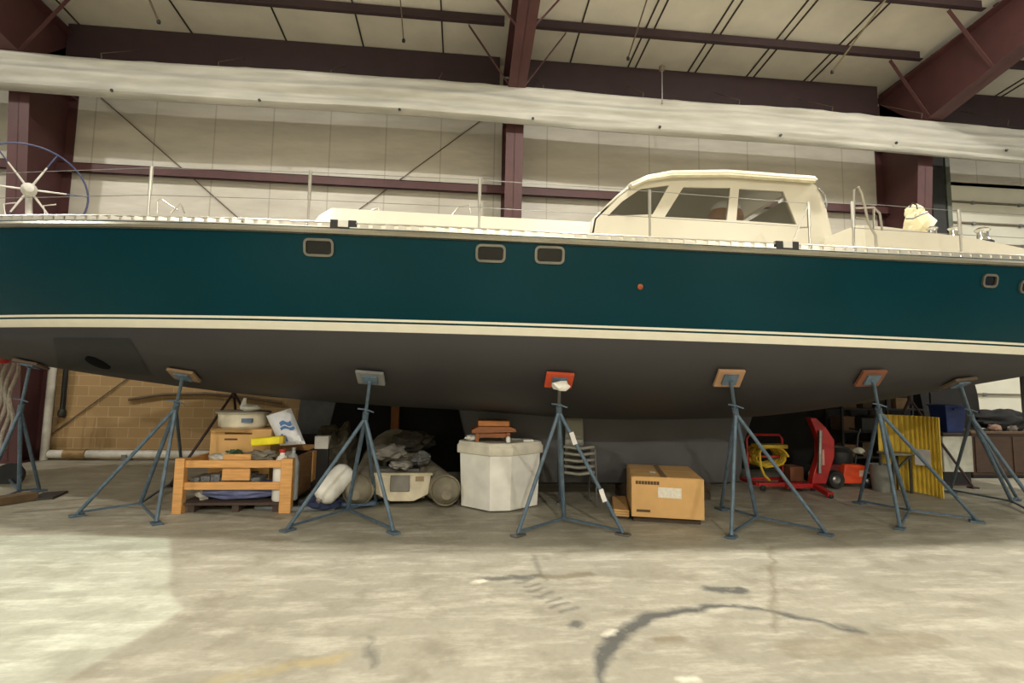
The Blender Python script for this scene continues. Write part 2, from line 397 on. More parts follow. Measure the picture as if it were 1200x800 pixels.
# pipes on the lower wall
PVC = mat('white_pipe', (214, 210, 198), .45)
p0 = atY(44, 532, 10.95); p1 = atY(236, 532, 11.0)
tag(MB().cyl((p0.x, 11.12, 0.0), (p0.x, 11.12, 2.9), .07, 14).build('drain_pipe', PVC), 'white vertical pipe beside the left dark red column', 'pipe')
pw = thing('wall_pipe', 'white horizontal pipe along the foot of the tan block wall', 'pipe', (-5, 11.1, 0))
MB().cyl((p0.x+.1, 11.1, .12), (-2.2, 11.1, .12), .08, 14).build('pipe', PVC, pw)
q = atY(89, 532, 11.1)
MB().cyl((q.x-.2, 11.1, .12), (q.x+.2, 11.1, .12), .1, 14).build('coupling', mat('brass_tan', (160,130,84), .5, .3), pw); 
MB().box((q.x+.9,11.0,0),(q.x+1.0,11.2,.12)).box((q.x-1.0,11.0,0),(q.x-.9,11.2,.12)).box((q.x+3,11.0,0),(q.x+3.1,11.2,.12)).build('bracket', STEEL, pw)
q = atY(71, 482, 11.2)
o = thing('wall_conduit', 'dark vertical conduit on the tan block wall under the bow', 'pipe', (q.x, 11.24, 1.0))
MB().cyl((q.x, 11.24, q.z), (q.x, 11.24, 2.9), .045, 10).build('conduit', DARK, o)
MB().lathe((q.x, 11.24, q.z-.12), [(.03,0),(.07,.03),(.07,.12),(.05,.16)], 10).build('valve', mat('valve_dark', (60,58,52), .5, .4), o)
q = [atY(x, y, 11.22) for x, y in ((150,468),(190,462),(240,461),(290,466),(330,472))]
tag(MB().tube([V((v.x, 11.24, v.z)) for v in q], .03, 8).build('wall_hose', mat('brown_hose', (104,84,60), .7)), 'brown hose drooping along the tan block wall', 'hose')
q = [atY(x, y, 11.22) for x, y in ((146,528),(140,455),(150,448),(230,448))]

# ------------------------------------------------------------------ the yacht
YC, YAW = 7.6, math.radians(-1.6)
cy, sy = math.cos(YAW), math.sin(YAW)
def bw(x, y, z): return V((x*cy - y*sy, YC + x*sy + y*cy, z - .01*x - .03 if z > .8 else z))      # boat -> world; port (near) side is y<0
def interp(tab, x):
    if x <= tab[0][0]: return tab[0][1]
    for i in range(len(tab)-1):
        (x0, y0), (x1, y1) = tab[i], tab[i+1]
        if x <= x1:
            def sl(j):
                if j <= 0 or j >= len(tab)-1:
                    a, b_ = (0, 1) if j <= 0 else (len(tab)-2, len(tab)-1)
                    return (tab[b_][1]-tab[a][1])/(tab[b_][0]-tab[a][0])
                return (tab[j+1][1]-tab[j-1][1])/(tab[j+1][0]-tab[j-1][0])
            h = x1-x0; u = (x-x0)/h; m0, m1 = sl(i)*h, sl(i+1)*h
            return (2*u**3-3*u*u+1)*y0 + (u**3-2*u*u+u)*m0 + (-2*u**3+3*u*u)*y1 + (u**3-u*u)*m1
    return tab[-1][1]
TB = [(-9.0,.03),(-8,.62),(-7,1.1),(-6,1.5),(-5,1.83),(-4,2.07),(-3,2.23),(-2,2.34),(0,2.43),(2,2.45),(4,2.42),(6,2.32),(8,2.12),(9.5,1.9)]
TW = [(-9.0,.02),(-8,.2),(-7,.55),(-6,.95),(-5,1.32),(-4,1.62),(-3,1.85),(-2,2.02),(0,2.2),(2,2.26),(4,2.22),(6,2.05),(8,1.7),(9.5,1.3)]
TS = [(-9,3.42),(-5,3.27),(-2,3.21),(0,3.19),(3,3.18),(6,3.21),(9.5,3.32)]
TK = [(-9.0,2.12),(-8,2.05),(-7,1.93),(-6,1.79),(-5,1.65),(-4,1.53),(-3,1.43),(-2,1.36),(-1,1.31),(0,1.28),(2,1.2),(4,1.27),(5,1.4),(6,1.58),(7,1.78),(8,1.98),(9.5,2.14)]
ZW = 2.17
def B(x): return interp(TB, x)
def W(x): return interp(TW, x)
def S(x): return interp(TS, x)
def K(x): return min(interp(TK, x), ZW-.01)
def side(x, z):
    u = (z-ZW)/(S(x)-ZW); return W(x) + (B(x)-W(x))*max(u, 0)**.75
XS = [-9+18.5*i/111 for i in range(112)]
yacht = thing('sailing_yacht', 'long sailing yacht with glossy dark teal hull propped on jack stands', 'boat', (0, YC, 0))
HULL = mat('teal_topside', (0, 52, 62), .2, .1, .06, 1.2, spec=.12)
STRIPE = mat('boot_white', (226, 222, 204), .4, 0, .03)
def strip(z0f, z1f, n, name, m, x0=-9.0, x1=9.5):
    mb = MB()
    for sgn in (-1, 1):
        rows = []
        for x in XS:
            za, zb = z0f(x), z1f(x)
            rows.append([bw(x, sgn*side(x, za+(zb-za)*k/n), za+(zb-za)*k/n) for k in range(n+1)])
        mb.grid(rows)
    return mb
Z1, Z2, Z3 = ZW+.085, ZW+.105, ZW+.13
mb = strip(lambda x: Z3, lambda x: S(x), 14, 'x', HULL)
tr_ = [bw(9.5, s_*side(9.5, z), z) for s_, zz in ((-1, (Z3, 2.6, 2.9, S(9.5))), (1, (S(9.5), 2.9, 2.6, Z3))) for z in zz]
mb.b.faces.new([mb.b.verts.new(p) for p in tr_])
mb.b.normal_update(); bmT = mb.b.copy(); bvhT = BVHTree.FromBMesh(bmT)
mb.build('hull_topside', HULL, yacht)
strip(lambda x: Z1, lambda x: Z2, 1, 'g', HULL).build('stripe_gap', HULL, yacht)
strip(lambda x: ZW, lambda x: Z1, 2, 's', STRIPE).build('boot_stripe', STRIPE, yacht)
strip(lambda x: Z2, lambda x: Z3, 1, 's', STRIPE).build('cove_stripe', STRIPE, yacht)
ANTI = mat('antifouling', (43, 41, 41), .6, 0, .1, 1.6)
mb = MB(); rows = []
for x in XS:
    r = []
    for k in range(33):
        a = PI*k/32
        r.append(bw(x, -W(x)*math.copysign(abs(math.cos(a))**.95, math.cos(a)), ZW - (ZW-K(x))*math.sin(a)**.85))
    rows.append(r)
mb.grid(rows)
mb.b.normal_update(); bmB = mb.b.copy(); bvhB = BVHTree.FromBMesh(bmB)
mb.build('hull_bottom', ANTI, yacht)
mb = MB(); mb.b.faces.new([mb.b.verts.new(p) for p in [bw(9.5, -W(9.5)*math.cos(PI*k/16), ZW-(ZW-K(9.5))*math.sin(PI*k/16)) for k in range(17)] + [bw(9.5, s_*side(9.5, z), z) for s_, z in ((1, Z3), (-1, Z3))]])
mb.build('transom', ANTI, yacht)
def hit(bvh, px, py):
    d = ray(px, py).normalized(); loc, nor, i, dist = bvh.ray_cast(CAM, d)
    if loc is None: return None, None
    if nor.dot(d) > 0: nor = -nor
    return loc, nor
# repainted patch by the bow with the thruster tunnel
mb = MB(); g_ = []
for j in range(9):
    r = []
    for i in range(9):
        v = j/8; x = 63+ (152-63)*i/8 + v*(6+20*i/8); y = 396+ v*(34+10*i/8)
        l, n = hit(bvhB, x, y)
        r.append(l + n*.006 if l else None)
    if all(r): g_.append(r)
if len(g_) > 1: mb.grid(g_); mb.build('bottom_paint_patch', mat('patch_dark', (14, 16, 17), .55), yacht)
l, n = hit(bvhB, 115, 425)
if l:
    rr = MB(); q = n
    rr.lathe(l+n*.012, [(.0,.004),(.12,.004),(.13,.0),(.135,-.02)], 24, axis=n)  # flat disc; the tunnel's inner darkness is put into its black colour
    rr.build('tunnel_mouth_disc', mat('painted_tunnel_dark', (3, 3, 3), .9, spec=.1), yacht)
# keel fin, bulb and rudder
KEELM = mat('keel_grey', (66, 65, 66), .6, 0, .12, 2)
def foil(c, x, hw, n=16):
    pts = []
    for k in range(n):
        a = 2*PI*k/n; u = (1-math.cos(a))/2
        y = hw*2.6*(.2969*math.sqrt(u)-.126*u-.3516*u*u+.2843*u**3-.1015*u**4)*2*(1 if a < PI else -1)
        pts.append((x+c*u, y))
    return pts
mb = MB(); rows = []
for z, hw, x0_, x1_ in ((1.55,.30,-.2,4.5),(1.3,.22,-.05,4.4),(.8,.19,.08,4.25),(.62,.22,.1,4.22),(.4,.24,.12,4.2),(.25,.22,.16,4.14),(.2,.1,.25,4.0)):
    r = []
    for k in range(40):
        a = 2*PI*k/40; c_ = math.cos(a); s_ = math.sin(a)
        r.append(bw((x0_+x1_)/2+(x1_-x0_)/2*math.copysign(abs(c_)**.7, c_), hw*math.copysign(abs(s_)**.55, s_), z))
    rows.append(r)
mb.grid(rows, closed=True); mb.b.faces.new(mb.last[-1]); mb.build('keel', KEELM, yacht)
mb = MB(); rows = [[bw(x, y, z) for x, y in foil(c_, x_, h_)] for c_, x_, h_, z in ((.6,8.85,.1,2.2),(.6,8.85,.09,1.5),(.5,8.9,.06,.75))]
mb.grid(rows, closed=True); mb.b.faces.new(mb.last[-1]); mb.build('rudder', ANTI, yacht)
# keel blocks
for k, x in enumerate((.55, 2.5, 3.5)):
    c0 = bw(x, 0, 0)
    o = thing('keel_block', 'dark timber block under the keel, %s from the bow' % ('first', 'second', 'third')[k], 'block', c0)
    for j, z in enumerate((.0, .125)):
        MB().box((c0.x-.15, c0.y-.2, z), (c0.x+.15, c0.y+.2, z+.12)).build('timber', mat('old_timber', (74, 60, 46), .85), o, bevel=.008)
# rub rail, toe rail, deck
RAILM = mat('rub_bronze', (168, 164, 150), .25, .9, .1, 3)
for sgn in (-1, 1):
    MB().tube([bw(x, sgn*(B(x)+.005), S(x)-.045) for x in XS], .036, 8).build('rub_rail', RAILM, yacht)
ALU = mat('toe_rail_alloy', (206, 202, 190), .35, .8, .08, 6)
for sgn in (-1, 1):
    mb = MB()
    mb.tube([bw(x, sgn*(B(x)-.02), S(x)+.058) for x in XS], .011, 6)
    rows = [[bw(x, sgn*(B(x)-.035), S(x)-.02), bw(x, sgn*(B(x)-.035), S(x)+.012), bw(x, sgn*(B(x)-.005), S(x)+.012), bw(x, sgn*(B(x)-.005), S(x)-.02)] for x in XS]
    mb.grid(rows, closed=True)
    x = -8.9
    while x < 9.4:
        mb.bar(bw(x, sgn*(B(x)-.02), S(x)+.005), bw(x, sgn*(B(x)-.02), S(x)+.055), .085, .014, up=(0,1,0)); x += .13
    mb.build('toe_rail', ALU, yacht)
mb = MB()
mb.grid([[bw(x, -B(x)+.02+(2*B(x)-.04)*k/10, S(x)-.005+.09*B(x)/2.4*math.sin(PI*k/10)) for k in range(11)] for x in XS])
mb.build('deck', WHITEG, yacht)
def deckz(x, y): return S(x)-.005+.09*B(x)/2.4*math.sin(PI*(y+B(x))/(2*B(x)))
def sheer_x(px):                 # boat x of the near rail seen at image column px
    lo, hi = -9, 9.4
    for _ in range(40):
        m_ = (lo+hi)/2
        if proj(bw(m_, -B(m_)+.08, S(m_)))[0] < px: lo = m_
        else: hi = m_
    return (lo+hi)/2
# portlights in the topside
PGL = mat('dark_glass', (14, 16, 18), .15, 0, .05, 2, spec=.3)
def portlight(px, py, w, h):
    l, n = hit(bvhT, px, py)
    u = V((1, 0, 0)); u = (u - n*u.dot(n)).normalized(); v = n.cross(u)
    if v.z < 0: v = -v
    def rr(w, h, r, off):
        pts = []
        for cx, cz, a0 in ((w/2-r, h/2-r, 0), (-w/2+r, h/2-r, 90), (-w/2+r, -h/2+r, 180), (w/2-r, -h/2+r, 270)):
            for k in range(6):
                a = math.radians(a0+18*k); pts.append(l + n*off + u*(cx+r*math.cos(a)) + v*(cz+r*math.sin(a)))
        return pts
    fr = MB().holed(rr(w, h, .055, .022), [rr(w-.05, h-.05, .03, .022)], n*-.05).build('portlight', mat('port_frame', (120,117,106), .45, .5), yacht, smooth=False)
    MB().prism(rr(w-.055, h-.055, .03, .004), n*-.02).build('pane', PGL, fr, smooth=False)
for px, py in ((374, 290), (575, 297), (644, 299)): portlight(px, py, .31, .185)
for px, py in ((1159, 329), (1202, 336)): portlight(px, py, .2, .155)
l, n = hit(bvhT, 750, 336)
MB().lathe(l, [(.02,-.02),(.03,.0),(.03,.012),(.012,.016)], 14, axis=n).build('hull_fitting', mat('copper', (170, 84, 44), .4, .4), yacht)
# fairleads on the rail
for px in (404, 918):
    x = sheer_x(px); c0 = bw(x, -B(x)+.03, S(x)+.03)
    fl = MB().box(c0-V((.13,.03,.03)), c0+V((-.05,.03,.055))).box(c0-V((-.05,.03,.03)), c0+V((.13,.03,.055))).box(c0-V((.13,.03,.04)), c0+V((.13,.03,-.02))).build('fairlead', DARK, yacht, bevel=.006)
    MB().box(c0-V((.05,.035,.02)), c0+V((.05,.035,.05))).build('roller', WHITEP, fl)
# stanchions and lifelines
STN = mat('stanchion_alloy', (182, 178, 166), .35, .8, .05)
tops = []
for px, h in ((-60,.6),(172,.62),(360,.62),(561,.62),(762,.6),(950,.56),(1002,.6),(1128,.58),(1260,.58)):
    x = sheer_x(px); b0 = bw(x, -B(x)+.09, S(x))
    st = MB().cone(b0, b0+V((0,0,h*.55)), .012, .012, 8).cone(b0+V((0,0,h*.5)), b0+V((0,0,h)), .018, .018, 8).build('stanchion', STN, yacht)
    MB().lathe(b0, [(.04,0),(.04,.015),(.02,.05)], 10).build('socket', STEEL, st)
    tops.append((b0, h))
for fz, nm in ((.98, 'top'), (.5, 'low')):
    for seg in (tops[:6], tops[6:]):
        MB().tube([b0+V((0,0,h*fz)) for b0, h in seg], .004, 5).build('lifeline', STEEL, yacht)
b0, h = tops[5]
a = bw(sheer_x(925), 0, 0); xg = sheer_x(925); pa = bw(xg, -B(xg)+.09, S(xg))
MB().tube([pa, b0+V((0,0,h*.96))], .011, 6).tube([pa+(b0+V((0,0,h*.96))-pa)*.5, b0+V((0,0,h*.5))], .008, 6).build('gate_brace', STN, yacht)
# boarding rail by the cockpit
def rl(px, py, dy=.09):
    x = sheer_x(px); y = bw(x, -B(x)+dy, 0).y; return atY(px, py, y)
mb = MB()
mb.tube([rl(1000,286), rl(1001,222), rl(1006,219), rl(1010,226), rl(1018,262), rl(1026,276), rl(1027,290)], .013, 7)
mb.tube([rl(1002,244), rl(1024,243), rl(1031,250), rl(1034,270)], .012, 7).tube([rl(1024,243), rl(1024,268)], .011, 7).tube([rl(1003,255), rl(1016,256)], .009, 6)
mb.build('boarding_rail', STN, yacht)
# coachroof forward of the pilothouse
def yp(b): return YC+b
m = MB(); x0, x1 = -1.95, 1.6
rows = []
for i in range(25):
    x = x0+(x1+.3-x0)*i/24; e = min(1, (i+.15)/2.0); hgt = .5*math.sin(min(e,1)*PI/2)
    r = []
    for k in range(15):
        y = -1.45+2.9*k/14; yy = y*(1.0)
        edge = min(1, (1.45-abs(y)+.001)/.18)
        r.append(bw(x, yy, deckz(x, y)-.03 + (hgt+.03)*math.sin(edge*PI/2)+.03*edge))
    rows.append(r)
m.grid(rows); m.build('coachroof', WHITEG, yacht)
# grab rails on the foredeck and coachroof
for pts in (((184,250),(184,236),(188,233)), ((200,250),(212,238),(216,250)), ((190,234),(208,246)), ((530,252),(537,243),(550,240),(551,250)), ((428,252),(433,247),(443,244),(445,250))):
    MB().tube([atY(x, y, 6.4) for x, y in pts], .009, 6).build('grab_rail', STN, yacht)
# pilothouse
YP0, YP1 = 6.2, 9.0
def S2(pts, y=YP0): return [atY(px, py, y) for px, py in pts]
prof = [(690,294),(697,256),(710,243),(725,229),(740,219),(757,212),(785,207),(850,206),(948,213),(957,218),(968,243),(980,296)]
win = [[(712,253),(729,236),(751,221),(784,217),(765,251)], [(779,254),(801,219),(856,220),(852,258)], [(863,258),(866,221),(918,224),(934,263)]]
ph = MB().holed(S2(prof), [S2(w_) for w_ in win], (0, .05, 0)).build('pilothouse', WHITEG, yacht, smooth=False)
far = lambda pts: [V((p.x, YP1, p.z)) for p in S2(pts)]
MB().holed(far(prof), [far(w_) for w_ in win], (0, -.05, 0)).build('side_panel', WHITEG, ph, smooth=False)
GLS = mat('smoked_glass', (60, 60, 48), .25, 0, .02, 2, alpha=.26)
for w_ in win:
    MB().prism([p+V((0,.02,0)) for p in S2(w_)], (0,.008,0)).build('window_pane', GLS, ph, smooth=False)
    MB().prism([p+V((0,-.02,0)) for p in far(w_)], (0,-.008,0)).build('window_pane', GLS, ph, smooth=False)
# roof and windscreen skin follow the side profile
def skin(pts, name, mt, y0, y1, th, bulge=0.0, n=10):
    a = S2(pts); m = MB(); rows = []
    for p in a:
        r = []
        for k in range(n+1):
            u = k/n; y = y0+(y1-y0)*u; cb_ = bulge*math.sin(PI*u)
            r.append(V((p.x, y, p.z+cb_)))
        rows.append(r)
    m.grid(rows); o = m.build(name, mt, ph)
    s_ = o.modifiers.new('solid', 'SOLIDIFY'); s_.thickness = th; s_.offset = 0
    return o
skin([(738,219),(757,210.5),(785,205),(850,204),(950,211),(953,214)], 'roof', WHITEG, YP0-.06, YP1+.06, .07, .06)
skin([(690,294),(697,256),(704,249)], 'windscreen_sill', WHITEG, YP0, YP1, .04)
skin([(704,249),(725,229),(738,219)], 'windscreen', GLS, YP0+.1, YP1-.1, .012)
for y0, y1 in ((YP0, YP0+.12), (7.54, 7.64), (YP1-.12, YP1)): skin([(704,249),(725,229),(738,219)], 'windscreen_pillar', WHITEG, y0, y1, .04, n=1)
skin([(938,268),(938,225)], 'aft_bulkhead', WHITEG, YP0+.05, YP1-.05, .04)
# eave moulding along the roof edge
MB().tube([p+V((0,-.07,0)) for p in S2([(738,221),(757,213),(785,208.5),(850,208),(950,215)])], .026, 8).build('roof_edge', mat('edge_cream', (206,196,166), .4), ph)
MB().tube([p+V((0,.25,0)) for p in S2([(806,206),(808,202),(860,202),(912,205),(915,209)])], .012, 6).build('roof_rail', STEEL, ph)
for px in (838, 862, 884): MB().cyl(*[p+V((0,.25,0)) for p in S2([(px,208),(px,203)])], .008, 6).build('rail_foot', STEEL, ph)
MB().tube([p+V((0,-.03,0)) for p in S2([(957,222),(964,228),(967,240),(966,244)])], .012, 6).build('aft_handrail', STEEL, ph)
# helm seat seen through the glass
c0 = atY(851, 261, 6.6)
MB().blob(c0+V((0,0,.08)), (.24,.2,.16), 3, .03).build('helm_seat', mat('tan_leather', (190, 128, 62), .5), ph)
MB().blob(c0+V((0,0,.19)), (.2,.19,.11), 3, .03).build('seat_headrest', WHITEP, ph)
c1 = atY(915, 262, 7.8)
MB().box(c1+V((-.02,-.02,-.1)), c1+V((.02,.02,.45))).build('cabin_post', WHITEP, ph)
# cockpit coaming with side decks
coam = [(972,285),(972,262),(1005,264),(1050,270),(1100,277),(1150,287),(1210,297),(1250,302),(1250,330)]
cm = MB(); rows = []
top = [bw_ for bw_ in coam[1:-1]]
for px, py in top:
    p = atY(px, py, 6.1); x = p.x
    yn = bw(x, -B(x)+.42, 0).y; yf = 2*(YC+x*sy)-yn
    p = atY(px, py, yn+.15); b_ = S(x)-.05
    rows.append([V((x, yn, b_)), V((x, yn+.03, p.z-.05)), V((x, yn+.15, p.z)), V((x, yf-.15, p.z)), V((x, yf-.03, p.z-.05)), V((x, yf, b_))])
cm.grid(rows); cm.b.faces.new(cm.last[0]); cm.b.faces.new(cm.last[-1]); cm.build('cockpit_coaming', WHITEG, yacht)
# winches
def winch(px, py, s_):
    p = atY(px, py, 6.35)
    wb = MB().lathe(p-V((0,0,.03)), [(.11*s_,0),(.11*s_,.03*s_),(.085*s_,.05*s_)], 18).build('winch', DARK, yacht)
    MB().lathe(p+V((0,0,.01*s_)), [(.085*s_,0),(.06*s_,.05*s_),(.06*s_,.12*s_),(.085*s_,.15*s_),(.05*s_,.18*s_)], 18).build('drum', CHROME, wb)
winch(1093, 279, .85); winch(1119, 280, .95); winch(1152, 284, 1.1)
# big spoked wheel with blue rim at the far left of the deck
hc = atY(34, 222, 7.35); nn = (CAM-hc); nn.z = 0; nn.normalize(); uu = V((0,0,1)).cross(nn).normalized()
R = .62
BRIM = mat('blue_rim', (50, 58, 96), .5); WAL = mat('wheel_white', (196, 193, 184), .4)
whl = MB().lathe(hc-nn*.05, [(.0,-.02),(.085,0),(.085,.08),(.05,.13),(.0,.14)], 18, axis=nn).build('steering_wheel', WAL, yacht)
MB().tube([hc + uu*R*math.cos(2*PI*k/48) + V((0,0,1))*R*math.sin(2*PI*k/48) for k in range(48)], .013, 8, closed=True).build('rim', BRIM, whl)
for k in range(6):
    a = math.radians(6+60*k); d_ = uu*math.cos(a)+V((0,0,1))*math.sin(a)
    MB().cone(hc+d_*.05, hc+d_*R*.62, .015, .010, 8).build('spoke', WAL, whl)
    MB().cone(hc+d_*R*.6, hc+d_*R, .009, .009, 8).build('spoke_end', BRIM, whl)
MB().cone(V((hc.x+.02, hc.y+.1, 3.1)), hc-nn*.1, .05, .035, 12).build('pedestal', WAL, whl)
for px, py in ((55,250), (8,248)):
    p = atY(px, py, 7.0); MB().tube([p-V((0,0,.1)), p+V((-.05,0,.1)), p+V((.06,.05,.14))], .008, 6).build('deck_bracket', WAL, yacht)
# canvas bag on the cockpit coaming
pb = atY(1080, 275, 6.7)
bg = thing('canvas_bag', 'lumpy cream canvas bag tied with dark cord on the cockpit coaming', 'bag', pb)
CANV = mat('cream_canvas', (234, 222, 182), .8, 0, .08, 5, bump=.3)
def px2(px, py, y=6.7): return atY(px, py, y)
MB().blob(px2(1075, 262), (.17,.16,.2), 3, .12, 2.2, 3).build('bag_body', CANV, bg)
MB().blob(px2(1072, 249), (.12,.11,.12), 3, .14, 2.5, 5).build('bag_top', CANV, bg)
MB().obox(px2(1087, 261, 6.62), (V((.8,0,-.6)), V((0,1,0)), V((.6,0,.8))), (.17,.1,.19)).build('bag_flap', WHITEP, bg, bevel=.02)
MB().tube([px2(x, y, 6.5) for x, y in ((1062,256),(1070,256),(1078,252),(1087,249))], .01, 6).build('cord', DARK, bg)
MB().tube([px2(x, y, 6.55) for x, y in ((1066,243),(1069,238),(1074,240),(1075,245))], .01, 6).build('strap', DARK, bg)

# ------------------------------------------------------------------ jack stands
def stand(label, pad_px, apex_px, mid_px, feet_px, m=BLUE, padc=(120,96,68), wrap=False, pad_to=None, padw=.3, grp=None):
    if pad_to is None:
        l, n = None, None; yy = pad_px[1]
        while l is None and yy > 380:
            l, n = hit(bvhB, pad_px[0], yy); yy -= 2
    else: l, n = pad_to
    base = atZ(*mid_px)
    o = thing('jack_stand', label, 'jack stand', base)
    # apex on the line of sight through apex_px, between base and pad
    ya = base.y + (l.y-base.y)*.62
    ap = atY(*apex_px, ya)
    ax = (l-n*-.06 - ap)
    head = l + n*.075
    MB().cyl(ap-(head-ap).normalized()*.08, ap+(head-ap).normalized()*.1, .034, 14).build('collar', m, o)
    MB().cyl(ap, head, .018, 10).build('screw', m if not wrap else STEEL, o)
    MB().tube([ap+(head-ap)*.25+V((-.09,-.03,.01)), ap+(head-ap)*.25+V((.0,-.02,.0)), ap+(head-ap)*.25+V((.09,-.03,-.03))], .009, 6).build('handle', m, o)
    MB().cyl(base+V((0,0,.05)), ap, .024, 10).build('center_tube', m, o)
    u = V((1,0,0)); u = (u-n*u.dot(n)).normalized(); v = n.cross(u)
    pd = MB().obox(l+n*.03, (u, v, n), (padw, padw*.75, .035)).build('pad', mat('pad_%d_%d_%d' % padc, padc, .8, 0, .12), o, bevel=.006)
    MB().obox(l+n*.058, (u, v, n), (.16, .13, .02)).build('bracket', m, pd)
    if wrap:
        MB().blob(head+V((.01,-.03,-.03)), (.1,.07,.055), 2, .3, 3, 2).build('wrapping', WHITEP, o)
    for f_ in feet_px:
        g_ = atZ(*f_)
        lg = MB().cyl(g_+V((0,0,.03)), ap, .021, 10).build('leg', m, o)
        d_ = g_-base; d_.z = 0; d_.normalize(); s_ = V((-d_.y, d_.x, 0))
        MB().obox(g_+V((0,0,.012)), (d_, s_, (0,0,1)), (.15,.1,.024)).build('foot_plate', STEEL if wrap else m, lg, bevel=.004)
        MB().bar(base+V((0,0,.06)), g_+V((0,0,.045)), .024, .024).build('brace', m, o)
    return o, ap, head
J = 'jack stands under the yacht'
stand('blue grey jack stand with tan pad left of the pine crate', (217,437), (206,478), (164,595), ((90,605),(183,614),(214,560)), padc=(128,104,76))
stand('blue grey jack stand with grey pad in front of the inflatable dinghy', (435,440), (428,490), (407,602), ((337,622),(461,625),(440,590)), padc=(118,120,118))
oC, apC, hdC = stand('blue jack stand with red pad and white wrapping beside the white tub', (655,443), (655,482), (661,613), ((607,628),(730,627),(657,590)), padc=(196,74,38), wrap=True)
for f_, a0, nm in (((730,627), .22, 'upper'), ((730,627), .68, 'lower')):
    g_ = atZ(*f_); p = apC+(g_-apC)*a0
    MB().obox(p+V((.0,-.03,0)), (V((.35,0,-1)), V((1,0,.35)), V((0,1,0))), (.14,.05,.012)).build('tag', mat('tag_white', (226,222,218), .6), oC)
stand('blue grey jack stand with tan plywood pad right of the cardboard box', (853,441), (862,484), (887,611), ((857,630),(968,627),(845,597)), padc=(168,132,98))
stand('grey jack stand with reddish brown pad in front of the yellow panel', (1018,441), (1030,482), (1066,603), ((1055,620),(1145,612),(1007,590)), padc=(120,72,48))
stand('grey jack stand farthest to the right, near the white overhead door', (1122,446), (1138,488), (1186,592), ((1192,586),(1226,612),(1114,577)), padc=(90,74,58))
stand('blue jack stand at the left edge near the white pipe', (38,424), (24,480), (22,580), ((46,576),(-30,600),(-4,548)), padc=(96,80,66))
DKM = mat('dark_maroon_stand', (62, 40, 40), .6)
def far_stand(label, x, ydn, ft):
    p = bw(x, W(x)*.62, 0); l, n, i_, d_ = bvhB.ray_cast(V((p.x, p.y, 0)), V((0,0,1)))
    if n.z > 0: n = -n
    base = V((p.x, p.y+.25, 0)); o = thing('jack_stand', label, 'jack stand', base)
    ap = base+V((0,-.15,min(1.5, l.z-.2))); head = l+n*.07
    MB().cyl(ap-V((0,0,.1)), ap+V((0,0,.1)), .034, 12).build('collar', DKM, o); MB().cyl(ap, head, .018, 8).build('screw', DKM, o)
    u = V((1,0,0)); v = n.cross(u).normalized()
    MB().obox(l+n*.03, (u, v, n), (.3,.22,.035)).build('pad', mat('old_timber', (74,60,46), .85), o)
    for k in range(3):
        a = math.radians(90+120*k+ydn); g_ = base+V((.9*math.cos(a), .9*math.sin(a), 0))
        lg = MB().cyl(g_+V((0,0,.02)), ap, .021, 8).build('leg', DKM, o)
        MB().box(g_-V((.06,.06,0)), g_+V((.06,.06,.024))).build('foot_plate', DKM, lg)
        MB().bar(base+V((0,0,.06)), g_+V((0,0,.045)), .024, .024).build('brace', DKM, o)
far_stand('dark maroon jack stand on the far side behind the pine crate', -3.75, 15, 0)
far_stand('dark jack stand on the far side in front of the white overhead door', 8.0, -10, 0)

# ------------------------------------------------------------------ under the hull, left: pine crate and what is in it
def gx(px, py, z=0): return atZ(px, py, z)
CX0, CX1, CY0, CY1, CH = -3.44, -2.06, 6.68, 8.5, .66
cr_ = thing('pine_crate', 'low open pine crate with slatted sides full of boat gear', 'crate', (-2.75, 7.5, 0))
for i, (x, y) in enumerate(((CX0, CY0), (CX1-.14, CY0), (CX0, CY1-.1), (CX1-.14, CY1-.1))):
    MB().box((x, y, 0), (x+.14 if i % 2 else x+.11, y+.1, CH)).build('post', PINE, cr_, bevel=.006)
for z0, z1 in ((.545, .635), (.28, .37)):
    MB().box((CX0+.1, CY0+.03, z0), (CX1-.13, CY0+.07, z1)).build('rail', PINE, cr_, bevel=.005)
    MB().box((CX0+.1, CY1-.07, z0), (CX1-.13, CY1-.03, z1)).build('rail', PINE, cr_, bevel=.005)
    MB().box((CX0+.03, CY0+.09, z0), (CX0+.07, CY1-.09, z1)).build('side_rail', PINE, cr_, bevel=.005)
MB().box((CX1-.08, CY0+.09, .12), (CX1-.04, CY0+1.0, .64)).build('side_panel', mat('side_board', (160,118,76), .65, 0, .2, 6, stretch=(4,1,10)), cr_, bevel=.005)
MB().box((CX1-.09, CY0+1.0, .2), (CX1-.03, CY1-.08, .62)).build('side_panel', PINE, cr_, bevel=.005)
MB().box((CX0+.05, CY0+.05, .09), (CX1-.05, CY1-.05, .12)).build('bottom_board', mat('dark_board', (80,64,56), .8), cr_)
for x in (-3.3, -2.78, -2.3): MB().box((x, CY0+.08, 0), (x+.08, CY1-.08, .09)).build('skid', mat('dark_board', (80,64,56), .8), cr_)
def zat(px, py, y): return atY(px, py, y)
BLUEF = mat('blue_fabric', (116, 124, 166), .7, 0, .2, 7, bump=.4)
o = MB(); o.blob((-2.78, CY0+.3, .24), (.5,.2,.13), 4, .1, 2.4, 4).build('folded_blue_cover', BLUEF)
tag(C.objects[-1], 'blue folded cover lying in the bottom of the pine crate', 'cover')
o = MB().blob((-3.2, CY0+.25, .22), (.08,.1,.1), 3, .2, 3, 9).build('cloth_bundle', mat('pale_cloth', (190,186,176), .8)); tag(o, 'small pale cloth bundle beside the blue cover in the crate', 'cloth')
m = MB()
for k in range(7): m.box((-3.32+k*.12, CY0+.14, .355), (-3.32+k*.12+.11, CY0+.5, .405+.02*((k*37) % 3)))
